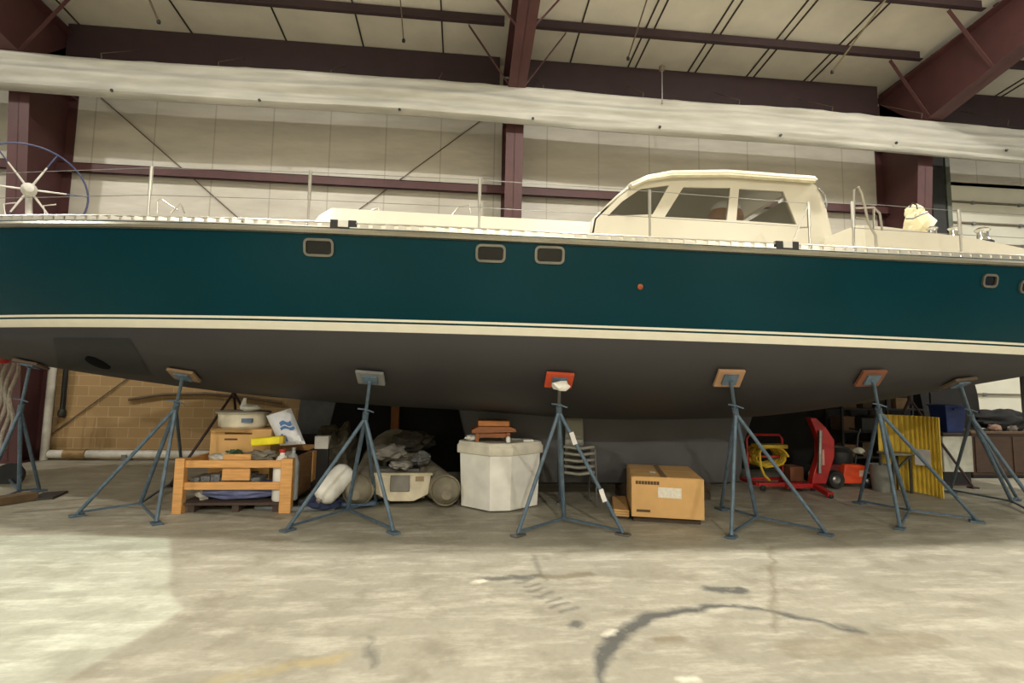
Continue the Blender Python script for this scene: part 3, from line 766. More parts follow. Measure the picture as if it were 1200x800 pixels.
o = m.build('paper_bundle', mat('grey_papers', (120,122,124), .7, 0, .3, 30), bevel=.004); tag(o, 'grey bundle of flat packets seen between the crate rails', 'bundle')
o = MB().box((-2.93, CY0+.1, .38), (-2.6, CY0+.14, .70)).build('wood_board', PINE, bevel=.004); tag(o, 'short pine board standing inside the crate front', 'board')
# cardboard box in the crate
b0 = zat(245, 533, 7.1); b1 = zat(318, 503, 7.1)
cb_ = thing('cardboard_box', 'open tan cardboard box standing in the pine crate', 'box', (b0.x, 7.1, .12))
MB().box((b0.x, 7.1, .12), (b1.x, 7.65, b1.z)).build('box_body', CARD, cb_, bevel=.006)
MB().prism([(b0.x, 7.09, b1.z), (b0.x+.5, 7.09, b1.z), (b0.x+.46, 6.98, b1.z-.02), (b0.x+.05, 6.98, b1.z-.02)], (0,0,.006)).build('flap', CARD, cb_)
for j, (xa, xb, zz) in enumerate(((.18,.52,-.055), (.18,.34,-.13))):
    MB().box((b0.x+xa, 7.095, b1.z+zz-.012), (b0.x+xb, 7.1, b1.z+zz+.01)).build('print', mat('print_brown', (96,74,48), .8), cb_)
# white tub with lid on the box
c0 = zat(284, 504, 7.35)
tb = thing('white_tub', 'shallow round white tub resting on the cardboard box', 'tub', (c0.x, 7.37, b1.z))
MB().lathe((c0.x, 7.37, b1.z), [(.27,0),(.3,.03),(.31,.2),(.3,.2),(.28,.03),(.0,.025)], 32).build('tub_body', mat('cream_plastic', (222,214,190), .5), tb)
MB().lathe((c0.x, 7.37, b1.z+.195), [(.0,0),(.34,0),(.345,.02),(.33,.03),(.0,.035)], 32).build('lid', mat('tub_lid_grey', (168,160,144), .5), tb)
MB().box((c0.x+.1, 7.05, b1.z+.09), (c0.x+.23, 7.1, b1.z+.14)).build('blue_print', mat('print_blue', (84,104,140), .6), tb)
o = thing('white_jug', 'white crumpled jug with narrow neck on the tub lid', 'jug', (c0.x+.07, 7.3, b1.z+.23))
MB().blob((c0.x+.1, 7.3, b1.z+.275), (.13,.09,.05), 3, .15, 2, 8).build('jug_body', WHITEP, o)
MB().cone((c0.x+.02, 7.28, b1.z+.27), (c0.x+.04, 7.28, b1.z+.4), .045, .02, 12).build('neck', WHITEP, o)
# yellow bar
a, b = zat(295, 518, 6.9), zat(331, 515, 6.9)
o = thing('yellow_float', 'bright yellow float lying across the crate in front of the box', 'float', a)
MB().bar(a, b, .1, .1).build('float_body', mat('bright_yellow', (238,222,18), .5), o, bevel=.02)
MB().bar(b-V((.03,0,0)), b+V((.03,0,0)), .105, .105).build('end_band', mat('yellow_shade', (206,176,20), .5), o, bevel=.015)
# white sack with blue print
sk = thing('white_sack', 'white plastic sack with blue print leaning in the crate', 'sack', zat(338, 522, 7.1))
def sackpt(u, v, dy): 
    tl, tr2, bl, br2 = (312,487),(341,478),(328,522),(358,520)
    x = (tl[0]*(1-u)+tr2[0]*u)*(1-v)+(bl[0]*(1-u)+br2[0]*u)*v; y = (tl[1]*(1-u)+tr2[1]*u)*(1-v)+(bl[1]*(1-u)+br2[1]*u)*v
    return zat(x, y, 7.1+dy+.12*(1-v))
m = MB()
for s_ in (-1, 1):
    m.grid([[sackpt(i/10, j/12, s_*.11*(math.sin(PI*i/10)*math.sin(PI*min(1, j/12*.9+.1)))**.5 + .012*math.sin(i*2.1+j*1.7)) for i in range(11)] for j in range(13)])
bmesh.ops.remove_doubles(m.b, verts=m.b.verts, dist=.002)
m.build('sack_body', mat('sack_white', (226,228,232), .5, 0, .04, 8, bump=.3), sk)
PB = mat('print_sky', (76, 120, 180), .6)
for (u0_, u1_, v0_, v1_) in ((.35,.8,.30,.42), (.3,.85,.46,.54), (.2,.4,.68,.86)):
    m = MB(); m.grid([[sackpt(u0_+(u1_-u0_)*i/6, v0_+(v1_-v0_)*j/4, -.122-.012*0) + V((0, .0, .02*math.sin(i))) for i in range(7)] for j in range(5)])
    m.build('blue_print', PB, sk)
# crate top clutter
p = zat(262, 533, 6.85)
o = MB().blob(p+V((-.02,.05,-.03)), (.16,.1,.05), 3, .3, 3, 2).build('plastic_bag', mat('pale_bag', (206,202,190), .6)); tag(o, 'pale crumpled plastic bag at the left end of the crate top', 'bag')
p = zat(272, 531, 6.95)
o = MB().blob(p+V((.02,.0,-.01)), (.1,.08,.055), 3, .35, 4, 6).build('green_bag', mat('green_foil', (70,104,66), .6, 0, .35, 14)); tag(o, 'small green crumpled bag beside the pale bag in the crate', 'bag')
p = zat(306, 530, 7.0)
o = MB().blob(p+V((0,.02,-.04)), (.22,.12,.06), 3, .3, 3, 12).build('grey_cloth', mat('grey_cloth', (140,134,122), .8)); tag(o, 'grey crumpled cloth under the yellow float', 'cloth')
p = zat(330, 532, 6.85)
def jug(px, py, y, z0, h, r, label, mm, capm, name='plastic_jug', cat='jug'):
    q = zat(px, py, y); o = thing(name, label, cat, (q.x, y, z0))
    MB().lathe((q.x, y, z0), [(r*.9,0),(r,.02),(r,h*.7),(r*.55,h*.85),(r*.3,h*.88),(r*.3,h*.95)], 16).build('jug_body', mm, o)
    MB().lathe((q.x, y, z0+h*.93), [(r*.42,0),(r*.42,.04),(.0,.045)], 12).build('cap', capm, o)
REDP = mat('red_plastic', (190, 40, 36), .5)
jug(331, 535, 6.87, .12, .64, .1, 'white jug with red cap inside the crate front corner', WHITEP, REDP)
jug(344, 535, 6.9, .12, .66, .075, 'clear grey bottle beside the red capped jug', mat('clear_grey', (168,172,172), .3, 0, .1, 5), STEEL, 'plastic_bottle', 'bottle')
jug(341, 560, 7.12, .12, .52, .1, 'white jug behind the bottle at the right crate post', WHITEP, WHITEP)
a, b = zat(368, 526, 7.9), zat(385, 511, 7.9)
o = MB().box((a.x, 7.9, a.z), (b.x, 8.06, b.z)).build('white_carton', WHITEP, bevel=.01); tag(o, 'small white carton standing on the rear side of the crate', 'carton')
o = MB().box((a.x-.05, 7.85, .12), (b.x+.02, 8.2, a.z)).build('gear_box', DARK, bevel=.01); tag(o, 'dark gear box carrying the small white carton', 'box')
# grey blue panel behind
a = zat(347, 497, 8.9); b = zat(394, 468, 8.9)
o = thing('sheet_panel', 'grey blue sheet panel standing behind the crate', 'panel', (a.x, 8.9, 0))
MB().prism([(a.x, 8.9, .75), (b.x-.12, 8.9, .75), (b.x, 8.9, b.z), (a.x+.05, 8.9, b.z)], (0,.04,0)).build('sheet', mat('grey_blue_sheet', (104,110,116), .5), o, smooth=False)
MB().box((a.x, 8.86, 0), (b.x, 8.98, .76)).build('support', DARK, o)
# camouflage net heap
xn_ = gx(424, 590).x-.28
o = MB().blob((xn_-.33, 8.3, .42), (.31,.42,.5), 4, .22, 2.6, 3).build('net_heap', mat('olive_net', (84,78,60), .9, 0, .35, 16, bump=1)); tag(o, 'olive net heap between the crate and the dinghy', 'net')
# white fender
a, b = zat(383, 576, 6.72), zat(401, 557, 6.9)
fd = thing('boat_fender', 'white cylindrical boat fender leaning beside the crate', 'fender', (a.x, 6.75, 0))
d_ = (b-a).normalized(); L_ = (b-a).length+.26; st_ = a-d_*.13
MB().lathe(st_, [(.0,0),(.05,.005),(.1,.025),(.14,.07),(.15,.12),(.15,L_-.12),(.14,L_-.07),(.1,L_-.025),(.05,L_-.005),(.0,L_)], 24, axis=d_).build('fender_body', WHITEP, fd)
MB().lathe(st_-d_*.03, [(.03,0),(.035,.06),(.02,.08)], 12, axis=d_).build('fender_eye', mat('fender_eye', (170,160,150), .6), fd)
o = MB().blob((st_.x+.0, 6.85, .09), (.22,.14,.09), 3, .15, 2, 5).build('blue_sack', mat('navy_fabric', (40,52,84), .8)); tag(o, 'small navy sack on the floor under the white fender', 'sack')
pts = [gx(x, y)+V((0,0,.035)) for x, y in ((300,597),(345,600),(390,598),(408,588),(400,578),(385,585),(350,592))]
o = MB().tube(pts, .035, 8).build('grey_hose', mat('grey_hose', (112,116,118), .7)); tag(o, 'fat grey hose lying on the floor in front of the crate', 'hose')
o = MB().blob(gx(410,598)+V((0,.1,.02)), (.28,.1,.03), 3, .25, 3, 3).build('blue_rag', mat('rag_blue', (100,124,150), .8)); o.location.z = .02; tag(o, 'flat blue grey rag on the floor under the grey padded stand', 'rag')
# inflatable dinghy
DGM = mat('dinghy_grey', (152, 144, 124), .7, 0, .2, 5)
DB0, DB1 = gx(424, 590), gx(522, 592)
dg = thing('inflatable_dinghy', 'grey inflatable dinghy on the floor with its white transom toward the viewer', 'dinghy', ((DB0.x+DB1.x)/2, 7.2, 0))
xl, xr = DB0.x, DB1.x; rT = .23
pl = [(xl-.0, 6.85, rT), (xl-.02, 7.3, rT+.0), (xl-.05, 8.2, rT+.05), (xl-.1, 8.8, rT+.16)]
pr = [(xr+.02, 6.85, rT), (xr-.12, 7.3, rT), (xr-.42, 8.2, rT+.05), (xr-.7, 8.8, rT+.16)]
bow = [((xl+xr)/2-.4+ (xr-xl-.6)/2*math.cos(a), 8.8+.55*math.sin(a), rT+.16+.25*math.sin(a)) for a in [PI*k/8 for k in range(9)]]
MB().tube([V(pl[0])+V((0,-.16,-.02))]+pl+bow[::-1][1:-1]+pr[::-1]+[V(pr[0])+V((0,-.16,-.02))], [.06, .17]+[rT-.02]*2+[rT-.03]+[rT-.05]*7+[rT-.03]+[rT-.02]*2+[.17,.06], 16).build('tube', DGM, dg)
for x in (xl, xr):
    MB().lathe((x, 6.9, rT), [(.18,0),(.19,-.05),(.195,.06),(.19,.08)], 18, axis=(0,1,0)).build('tube_band', mat('band_cream', (186,176,150), .7), dg)
WTR = mat('transom_white', (214, 204, 178), .55, 0, .15, 6)
ta, tb2 = xl+.18, xr-.2
MB().prism([(ta, 7.0, .42), (tb2, 7.0, .42), (tb2-.03, 7.0, .16), (tb2-.22, 7.0, .07), (ta+.22, 7.0, .07), (ta+.03, 7.0, .16)], (0,.05,0)).build('transom', WTR, dg, bevel=.006)
MB().box((ta-.02, 6.985, .405), (tb2+.02, 7.06, .435)).build('transom_cap', mat('cap_cream', (200,190,160), .6), dg)
mx = (ta*.55+tb2*.45)
MB().box((mx-.12, 6.97, .2), (mx+.13, 7.0, .41)).build('motor_pad', mat('pad_grey', (128,124,116), .7), dg, bevel=.008)
MB().box((tb2-.2, 6.985, .33), (tb2-.09, 7.0, .39)).build('nameplate', mat('plate_tan', (150,130,100), .6), dg)
MB().prism([(ta+.05, 7.06, .1), (tb2-.08, 7.06, .1), (tb2-.5, 8.6, .1), (ta-.1, 8.6, .1)], (0,0,.04)).build('floor_board', mat('board_grey', (110,106,98), .8), dg)
MB().box((ta-.12, 7.55, .36), (tb2-.2, 7.8, .40)).build('thwart', mat('seat_grey', (104,102,96), .7), dg)
for k, (px, py, sx, sy_, sz, c, nm, lb) in enumerate(((455,528,.26,.2,.11,(126,122,112),'cloth_heap','grey cloth heap lying in the dinghy stern'), (470,543,.15,.12,.07,(160,156,146),'rope_heap','pale rope heap on the dinghy stern'), (494,535,.13,.14,.1,(104,106,102),'grey_bag','grey bag at the right side in the dinghy'), (485,515,.32,.25,.15,(70,66,56),'dark_cover','dark cover bundled over the dinghy bow'))):
    q = zat(px, py, 7.5 if k < 3 else 8.4)
    o = MB().blob((q.x, q.y, q.z-.02), (sx,sy_,sz), 3, .22, 2.6, k+20).build(nm, mat(nm+'_m', c, .85, 0, .2, 9)); tag(o, lb, 'cloth' if k != 2 else 'bag')
# white tub with faceted sides
TBZ = .86
foot = [(-.0,6.97),(.38,6.62),(.66,6.64),(1.08,6.98),(1.08,7.06),(.85,7.25),(.25,7.25),(-.0,7.06)]
cx_, cy_ = .54, 6.95
tbw = thing('storage_tub', 'big white faceted plastic tub with overhanging lid', 'tub', (cx_, cy_, 0))
def ring(s_, z): return [(cx_+(x-cx_)*s_, cy_+(y-cy_)*s_, z) for x, y in foot]
TUBM = mat('worn_white_tub', (240, 238, 230), .5, 0, .1, 4)
m = MB(); m.grid([ring(.94,.02), ring(1.0,TBZ-.14), ring(1.02,TBZ-.14)], closed=True); m.b.faces.new(m.last[0][::-1]); m.b.faces.new(m.last[-1]); m.build('tub_body', TUBM, tbw, bevel=.012)
m = MB(); m.grid([ring(1.06,TBZ-.15), ring(1.075,TBZ-.14), ring(1.075,TBZ-.05), ring(1.04,TBZ-.035), ring(1.03,TBZ), ring(.98,TBZ+.012), ring(.93,TBZ)], closed=True); m.b.faces.new(m.last[0][::-1]); m.b.faces.new(m.last[-1]); m.build('lid', mat('tub_lid', (224,218,200), .55, 0, .12, 5), tbw, bevel=.008)
MB().box((.84,6.9,TBZ-.0),(.98,7.05,TBZ+.03)).build('lid_catch', TUBM, tbw, bevel=.01)
q = zat(549, 521, 6.9)
o = MB().blob((q.x+.05, 6.98, TBZ+.045), (.1,.09,.04), 3, .2, 3, 4).build('white_rag', WHITEP); tag(o, 'crumpled white rag on the left edge of the tub lid', 'rag')
# brown wooden box on the tub
TEAK = mat('teak_varnish', (150, 84, 32), .4, 0, .25, 6, stretch=(1,6,6))
a = zat(554, 523, 6.8); b = zat(602, 523, 6.8); z0 = TBZ+.012; w_ = b.x-a.x
tk = thing('teak_step', 'small varnished brown wooden step on the white tub lid', 'step', ((a.x+b.x)/2, 6.95, z0))
for x in (a.x+.03, b.x-.1): MB().box((x, 6.78, z0), (x+.05, 7.14, z0+.12)).build('leg', TEAK, tk, bevel=.005)
MB().prism([(a.x-.02,6.75,z0+.11),(b.x+.03,6.75,z0+.13),(b.x+.02,6.75,z0+.17),(b.x-.06,6.75,z0+.2),(a.x+.07,6.75,z0+.2),(a.x-.02,6.75,z0+.15)], (0,.42,0)).build('step_board', TEAK, tk, bevel=.006)
MB().box((a.x+.06, 6.76, z0+.2), (b.x-.06, 7.14, z0+.275)).build('upper_board', mat('teak_light', (178,106,40), .4, 0, .2, 6, stretch=(1,6,6)), tk, bevel=.012)
MB().box((a.x+.06, 6.81, z0+.05), (b.x-.08, 6.85, z0+.11)).build('stretcher', TEAK, tk)
o = MB().lathe((b.x-.08, 6.74, z0), [(.03,0),(.03,.06),(.015,.075)], 12).build('white_cup', WHITEP); tag(o, 'tiny white cup beside the wooden step on the tub', 'cup')
# stacked grey chairs
CHM = mat('chair_grey', (132, 130, 118), .55, 0, .08)
CHL = mat('chair_metal', (120, 120, 118), .4, .7)
def chair(loc, label, k):
    o = thing('stacking_chair', label, 'chair', loc, 'stacked grey chairs'); L = V(loc)
    w_, d_ = .42, .3
    st = MB().grid([[L+V((-w_/2+w_*i/6, d_*j/6, .46+.012*math.cos(i/6*2*PI)-.02*(j/6))) for i in range(7)] for j in range(7)]).build('seat', CHM, o)
    s_ = st.modifiers.new('solid', 'SOLIDIFY'); s_.thickness = .034
    bk = MB().grid([[L+V((-w_/2*.62+w_*.62*i/6, d_+.01+.05*j/5+.02*math.sin(PI*i/6), .52+.3*j/5)) for i in range(7)] for j in range(6)]).build('backrest', CHM, o)
    s_ = bk.modifiers.new('solid', 'SOLIDIFY'); s_.thickness = .02
    for sx in (-1, 1):
        MB().tube([L+V((sx*w_/2*1.06, .02, .42)), L+V((sx*w_/2*1.1, -.03, 0))], .011, 8).build('leg', CHL, o)
        MB().tube([L+V((sx*w_/2*1.0, d_-.02, .41)), L+V((sx*w_/2*1.04, d_+.05, 0))], .011, 8).build('leg', CHL, o)
        MB().tube([L+V((sx*w_/2*.6, d_, .42)), L+V((sx*w_/2*.6, d_+.02, .5)), L+V((sx*w_/2*.58, d_+.05, .78))], .01, 8).build('back_post', CHL, o)
ch0 = gx(679, 594)
for k in range(5):
    chair((ch0.x, ch0.y+.004*k, .085*k), 'grey stacking chair behind the red padded stand, %s of the stack' % ('bottom', 'second from the bottom', 'middle', 'second from the top', 'topmost')[k], k)
# cardboard boxes on the floor
fl_, fr_ = gx(740, 612), gx(826, 617)
u = (fr_-fl_).normalized(); v = V((-u.y, u.x, 0)); Wd = (fr_-fl_).length; Hb = .47; D = 1.0; z0 = .07
bx = thing('cardboard_box', 'large closed tan cardboard box on the floor between two jack stands', 'box', (fl_+fr_)/2)
def bp(a, b_, z): p = fl_+u*a+v*b_; return V((p.x, p.y, z))
MB().prism([bp(0,0,z0), bp(Wd,0,z0), bp(Wd,D,z0), bp(0,D,z0)], (0,0,Hb)).build('box_body', CARD, bx, bevel=.008)
MB().prism([bp(.02,.0,z0+Hb), bp(Wd-.02,0,z0+Hb), bp(Wd-.02,D*.49,z0+Hb), bp(.02,D*.49,z0+Hb)], (0,0,.006)).build('flap', CARD, bx)
MB().prism([bp(.02,D*.5,z0+Hb), bp(Wd-.02,D*.5,z0+Hb), bp(Wd-.02,D-.01,z0+Hb), bp(.02,D-.01,z0+Hb)], (0,0,.006)).build('flap', CARD, bx)
MB().prism([bp(Wd*.42,-.002,z0+Hb+.007), bp(Wd*.5,-.002,z0+Hb+.007), bp(Wd*.5,D,z0+Hb+.007), bp(Wd*.42,D,z0+Hb+.007)], (0,0,.002)).build('tape', mat('tape_brown', (150,112,66), .3), bx)
MB().prism([bp(.31,-.004,z0+.24), bp(.58,-.004,z0+.235), bp(.58,-.004,z0+.355), bp(.31,-.004,z0+.36)], v*.004).build('label', mat('paper_label', (228,222,206), .6, 0, .1, 30), bx, smooth=False)
PR = mat('print_brown', (96,74,48), .8)
for k in range(8): MB().prism([bp(.05+k*.035,-.003,z0+.385), bp(.08+k*.035,-.003,z0+.385), bp(.08+k*.035,-.003,z0+.425), bp(.05+k*.035,-.003,z0+.425)], v*.003).build('print_mark', PR, bx)
MB().prism([bp(.06,-.003,z0+.06), bp(.22,-.003,z0+.06), bp(.22,-.003,z0+.09), bp(.06,-.003,z0+.09)], v*.003).build('print_mark', PR, bx)
MB().prism([bp(.25,D*.3,z0+Hb+.007), bp(.32,D*.3,z0+Hb+.007), bp(.32,D*.42,z0+Hb+.007), bp(.25,D*.42,z0+Hb+.007)], (0,0,.002)).build('top_label', WHITEP, bx)
for b_ in (.08, D-.2):
    o = MB().prism([bp(.03,b_,0), bp(Wd-.03,b_,0), bp(Wd-.03,b_+.1,0), bp(.03,b_+.1,0)], (0,0,.07)).build('timber_bearer', mat('old_timber', (74,60,46), .85)); tag(o, 'dark timber bearer under the %s of the large cardboard box' % ('front' if b_ < .5 else 'rear'), 'bearer')
o = thing('flattened_carton', 'flattened tan carton on the floor left of the large cardboard box', 'carton', bp(-.15,.4,0))
for k in range(3): MB().prism([bp(-.22+.01*k,.12,.04+.028*k), bp(-.02,.1,.04+.028*k), bp(-.02,.95,.04+.028*k), bp(-.2,.9,.04+.028*k)], (0,0,.022)).build('sheet', CARD, o)
MB().prism([bp(-.2,.15,0), bp(-.03,.15,0), bp(-.03,.9,0), bp(-.2,.9,0)], (0,0,.04)).build('bearer', mat('old_timber', (74,60,46), .85), o)

# ------------------------------------------------------------------ under the hull, right
RED = mat('red_steel', (176, 34, 34), .4, .1, .15)
YEL = mat('yellow_hose', (206, 172, 40), .6, 0, .15)
c0, c1 = gx(890, 576), gx(955, 574)
y0 = 7.95; xa, xb = zat(888, 560, y0).x, zat(948, 560, y0).x
rc = thing('hose_cart', 'red steel hose cart carrying a coiled yellow hose', 'cart', ((xa+xb)/2, y0, 0))
MB().bar((xa, y0, .1), (xb+.1, y0, .1), .06, .06).bar((xa, y0+.5, .1), (xb+.1, y0+.5, .1), .05, .05).bar((xa, y0, .1), (xa, y0+.5, .1), .05, .05).build('base_frame', RED, rc, bevel=.006)
MB().tube([(xa+.02,y0+.3,.12),(xa,y0+.3,.8),(xa+.06,y0+.3,.86),(xb-.3,y0+.3,.86),(xb-.25,y0+.3,.8),(xb-.25,y0+.3,.12)], .022, 8).build('handle_frame', RED, rc)
MB().bar((xa,y0+.3,.5), (xb-.25,y0+.3,.5), .03, .03).build('cross_bar', RED, rc)
MB().tube([(xa+.33+.27*math.cos(a)*(1-.02*(k%3)), y0+.1+.02*math.sin(k*1.7)+.004*k, .52+.16*math.sin(a)-.002*(k%12)) for k, a in enumerate([2*PI*j/16 for j in range(16*7)])], .02, 6).build('hose', YEL, rc)
MB().tube([(xa+.08,y0+.06,.6),(xa+.05,y0+.0,.4),(xa+.1,y0-.02,.25),(xa+.2,y0,.16)], .02, 6).build('hose_end', YEL, rc)
MB().box((xa+.06,y0+.06,.66),(xb-.3,y0+.28,.72)).build('yellow_tray', YEL, rc, bevel=.01)
for x in (xa+.06, xb+.04): MB().lathe((x, y0-.06, .05), [(.02,0),(.05,.005),(.05,.03),(.02,.035)], 14, axis=(0,1,0)).build('caster', DARK, rc)
MB().box((xb-.25,y0+.1,.13),(xb-.02,y0+.4,.36)).build('tray_box', mat('rust_box', (120,70,40), .7), rc)
# red hoist
hx = zat(957, 568, 7.7)
ho = thing('red_hoist', 'tall bright red steel hoist with curved mast and angled foot', 'hoist', (hx.x, 7.75, 0))
pp = [zat(x, y, 7.75) for x, y in ((950,489),(958,500),(966,515),(966,535),(960,553),(957,566))]
m = MB(); rows = []
for i, p in enumerate(pp):
    wd = (.05,.1,.13,.13,.13,.12)[i]; rows.append([p+V((-wd,-.06,0)), p+V((wd,-.06,0)), p+V((wd,.06,0)), p+V((-wd,.06,0))])
m.grid(rows, closed=True); m.b.faces.new(m.last[0][::-1]); m.b.faces.new(m.last[-1]); m.build('mast', RED, ho, bevel=.012)
q = [gx(945,578), gx(974,584)]
MB().bar(V((hx.x-.0,7.75,.12)), V((q[1].x,q[1].y,.05)), .1, .07).build('foot', RED, ho, bevel=.008)
MB().bar(V((hx.x,7.75,.1)), V((hx.x-.08,8.5,.06)), .1, .08).bar(V((hx.x,7.75,.12)), V((hx.x-.5,7.7,.12)), .08, .07).build('base_arm', RED, ho, bevel=.008)
MB().cyl(pp[1]+V((-.02,-.09,-.05)), pp[4]+V((-.06,-.09,0)), .03, 10).build('ram', STEEL, ho)
MB().box(pp[3]+V((-.11,-.07,-.12)), pp[3]+V((-.05,-.06,.12))).build('decal', mat('decal_pale', (206,150,140), .6), ho)
for p in (V((q[1].x,q[1].y,0)), V((hx.x-.08,8.5,0))): MB().lathe(p+V((0,-.02,.03)), [(.01,0),(.03,.005),(.03,.035),(.01,.04)], 12, axis=(0,1,0)).build('caster', DARK, ho)
# orange wheeled machine
yk = 8.1; wc = zat(978, 559, yk); ORG = mat('orange_paint', (222, 74, 30), .45, 0, .1)
mc = thing('garden_machine', 'orange and black wheeled motor machine right of the red hoist', 'machine', (wc.x+.2, yk, 0))
def wheel(x, y, r, par):
    w_ = MB().lathe((x, y, r), [(r*.55,-.05),(r*.9,-.06),(r,-.035),(r,.035),(r*.9,.06),(r*.55,.05)], 22, axis=(0,1,0)).build('wheel', mat('tyre', (34,34,34), .8), par)
    MB().lathe((x, y-.065, r), [(.0,0),(r*.3,-.005),(r*.55,.02),(r*.55,.1),(.0,.1)], 18, axis=(0,1,0)).build('hub', STEEL, w_)
r_ = .15; wheel(wc.x, yk, r_, mc); wheel(wc.x, yk+.6, r_, mc); wheel(wc.x+.62, yk+.05, .12, mc)
oa, ob = zat(988, 569, yk), zat(1012, 545, yk)
MB().prism([(oa.x-.02,yk-.02,.08),(ob.x,yk-.02,.08),(ob.x+.02,yk-.02,ob.z),(oa.x+.04,yk-.02,ob.z+.02)], (0,.55,0)).build('deck_housing', ORG, mc, bevel=.02)
MB().box((oa.x-.16, yk+.08, .2), (oa.x+.05, yk+.5, ob.z)).build('side_housing', mat('dark_red', (110,28,24), .5), mc, bevel=.02)
MB().lathe((oa.x+.12, yk+.25, ob.z), [(.2,0),(.22,.06),(.22,.2),(.17,.27),(.05,.3)], 18).build('engine', DARK, mc)
MB().blob(zat(1012, 529, yk)+V((0,.1,0)), (.085,.08,.06), 2, .2).build('fuel_cap', mat('cap_white', (200,198,180), .6), mc)
MB().tube([(oa.x+.3,yk+.1,.3),(oa.x+.55,yk+.3,.85),(oa.x+.6,yk+.3,.95),(oa.x+.6,yk+.55,.95)], .016, 8).build('push_handle', DARK, mc)
MB().box((ob.x-.1, yk-.026, .2), (ob.x-.02, yk-.02, .3)).build('decal', mat('decal_white', (220,190,170), .6), mc)
# grey bucket and table behind the yellow panel
q = zat(1033, 560, 7.9)
o = MB().lathe((q.x, 7.9, 0.0), [(.13,0),(.15,.2),(.17,.42),(.175,.43),(.16,.43),(.13,.05),(.0,.04)], 20).build('grey_bucket', mat('bucket_grey', (128,128,120), .5)); tag(o, 'grey bucket under the small table', 'bucket')
MBq = gx(1025, 571); o = MB().cyl((MBq.x, MBq.y, 0), (MBq.x, MBq.y, .22), .05, 14).build('grey_canister', mat('canister', (120,124,120), .4, .4)); tag(o, 'small grey canister on the floor beside the bucket', 'canister')
# yellow corrugated panel, curved
YP = mat('yellow_sheet', (240, 206, 80), .5, 0, .08, 3)
g0, g1 = gx(1040, 573), gx(1106, 585); g0 = V((7.05, 8.15, 0)); g1 = V((g1.x, g1.y, 0))
zt = zat(1104, 490, g1.y).z
m = MB(); rows = []
for i in range(91):
    u_ = i/90; p = g0.lerp(g1, u_); dn = V((g1.y-g0.y, -(g1.x-g0.x), 0)).normalized()
    off = -.16*math.sin(PI*u_) + .014*(1 if math.sin(u_*2*PI*13) > 0 else -1)
    q = p+dn*off; h = zt
    rows.append([V((q.x, q.y, .01+h*k/6)) + V((.04*k/6, .05*k/6, 0)) for k in range(7)])
m.grid(rows)
yp_ = m.build('ribbed_sheet', YP, smooth=False); s_ = yp_.modifiers.new('solid', 'SOLIDIFY'); s_.thickness = .008
tag(yp_, 'curved yellow ribbed sheet panel standing on the floor', 'panel')
a = zat(1086, 547, 7.35); b = zat(1102, 528, 7.35)
pc = g0.lerp(g1, .82)
MB().obox(V(((a.x+b.x)/2-.02, 7.52, (a.z+b.z)/2)), ((g1-g0).normalized(), V((0,0,1)), (g1-g0).normalized().cross(V((0,0,1)))), (.22, .25, .006)).build('paper_sheet', mat('paper_grey', (236,234,232), .6), yp_, smooth=False)
# small grey table
ty = 7.72
a = zat(1046, 531, ty); b = zat(1070, 531, ty)
tbz = a.z
o = thing('grey_table', 'small grey metal table partly behind the yellow panel', 'table', ((a.x+b.x)/2, ty, 0))
MB().box((a.x-.04, ty-.05, tbz-.03), (b.x-.02, ty+.28, tbz)).build('tabletop', mat('table_grey', (136,134,122), .5, .2), o, bevel=.004)
for x, y in ((a.x, ty), (a.x, ty+.25), (b.x-.06, ty), (b.x-.06, ty+.25)): MB().bar((x, y, 0), (x, y, tbz-.03), .03, .03).build('leg', mat('table_leg', (90,90,84), .5, .3), o)
MB().bar((a.x, ty, tbz-.3), (b.x-.06, ty, tbz-.05), .025, .025).build('brace', mat('table_leg', (90,90,84), .5, .3), o)
# white chest on dark base with blue bin
a = zat(1107, 553, 8.3); b = zat(1139, 511, 8.3)
wb = thing('white_chest', 'white chest on a black base right of the yellow panel', 'chest', ((a.x+b.x)/2, 8.3, 0))
MB().box((a.x, 8.3, a.z), (b.x, 8.75, b.z)).build('chest_body', mat('chest_white', (206,206,192), .4), wb, bevel=.012)
MB().box((a.x-.03, 8.26, b.z), (b.x-.08, 8.78, b.z+.06)).build('lid', mat('dark_lid', (58,48,40), .6), wb, bevel=.01)
MB().box((a.x+.02, 8.34, 0), (b.x-.02, 8.72, a.z)).build('base', DARK, wb)
c = zat(1097, 503, 8.4); d_ = zat(1121, 474, 8.4)
zb = b.z+.06
bb = thing('blue_bin', 'blue plastic bin on top of the white chest', 'bin', ((c.x+d_.x)/2+.1, 8.5, zb))
m = MB(); xm = (c.x+d_.x)/2+.12
m.grid([[(xm+s0*w_, 8.5+s1*.17*q_, z) for s0, s1 in ((-1,-1),(1,-1),(1,1),(-1,1))] for w_, q_, z in ((.16,.85,zb),(.2,1,d_.z-.03),(.22,1.1,d_.z-.03),(.22,1.1,d_.z),(.19,.95,d_.z),(.15,.8,zb+.02))], closed=True)
m.b.faces.new(m.last[0][::-1]); m.b.faces.new(m.last[-1]); m.build('bin_body', mat('bin_blue', (34,56,120), .5), bb, bevel=.008)
MB().bar((xm-.08,8.3,d_.z-.08),(xm+.08,8.3,d_.z-.08),.03,.03).build('grip', mat('bin_blue', (34,56,120), .5), bb)
q = zat(1129, 497, 8.5)
o = MB().lathe((b.x-.12, 8.5, zb), [(.05,0),(.05,.02),(.02,.04),(.04,.1),(.05,.14),(.02,.2)], 14).build('brass_lamp', mat('brass', (200,160,70), .35, .6)); tag(o, 'small brass lamp on the white chest beside the blue bin', 'lamp')
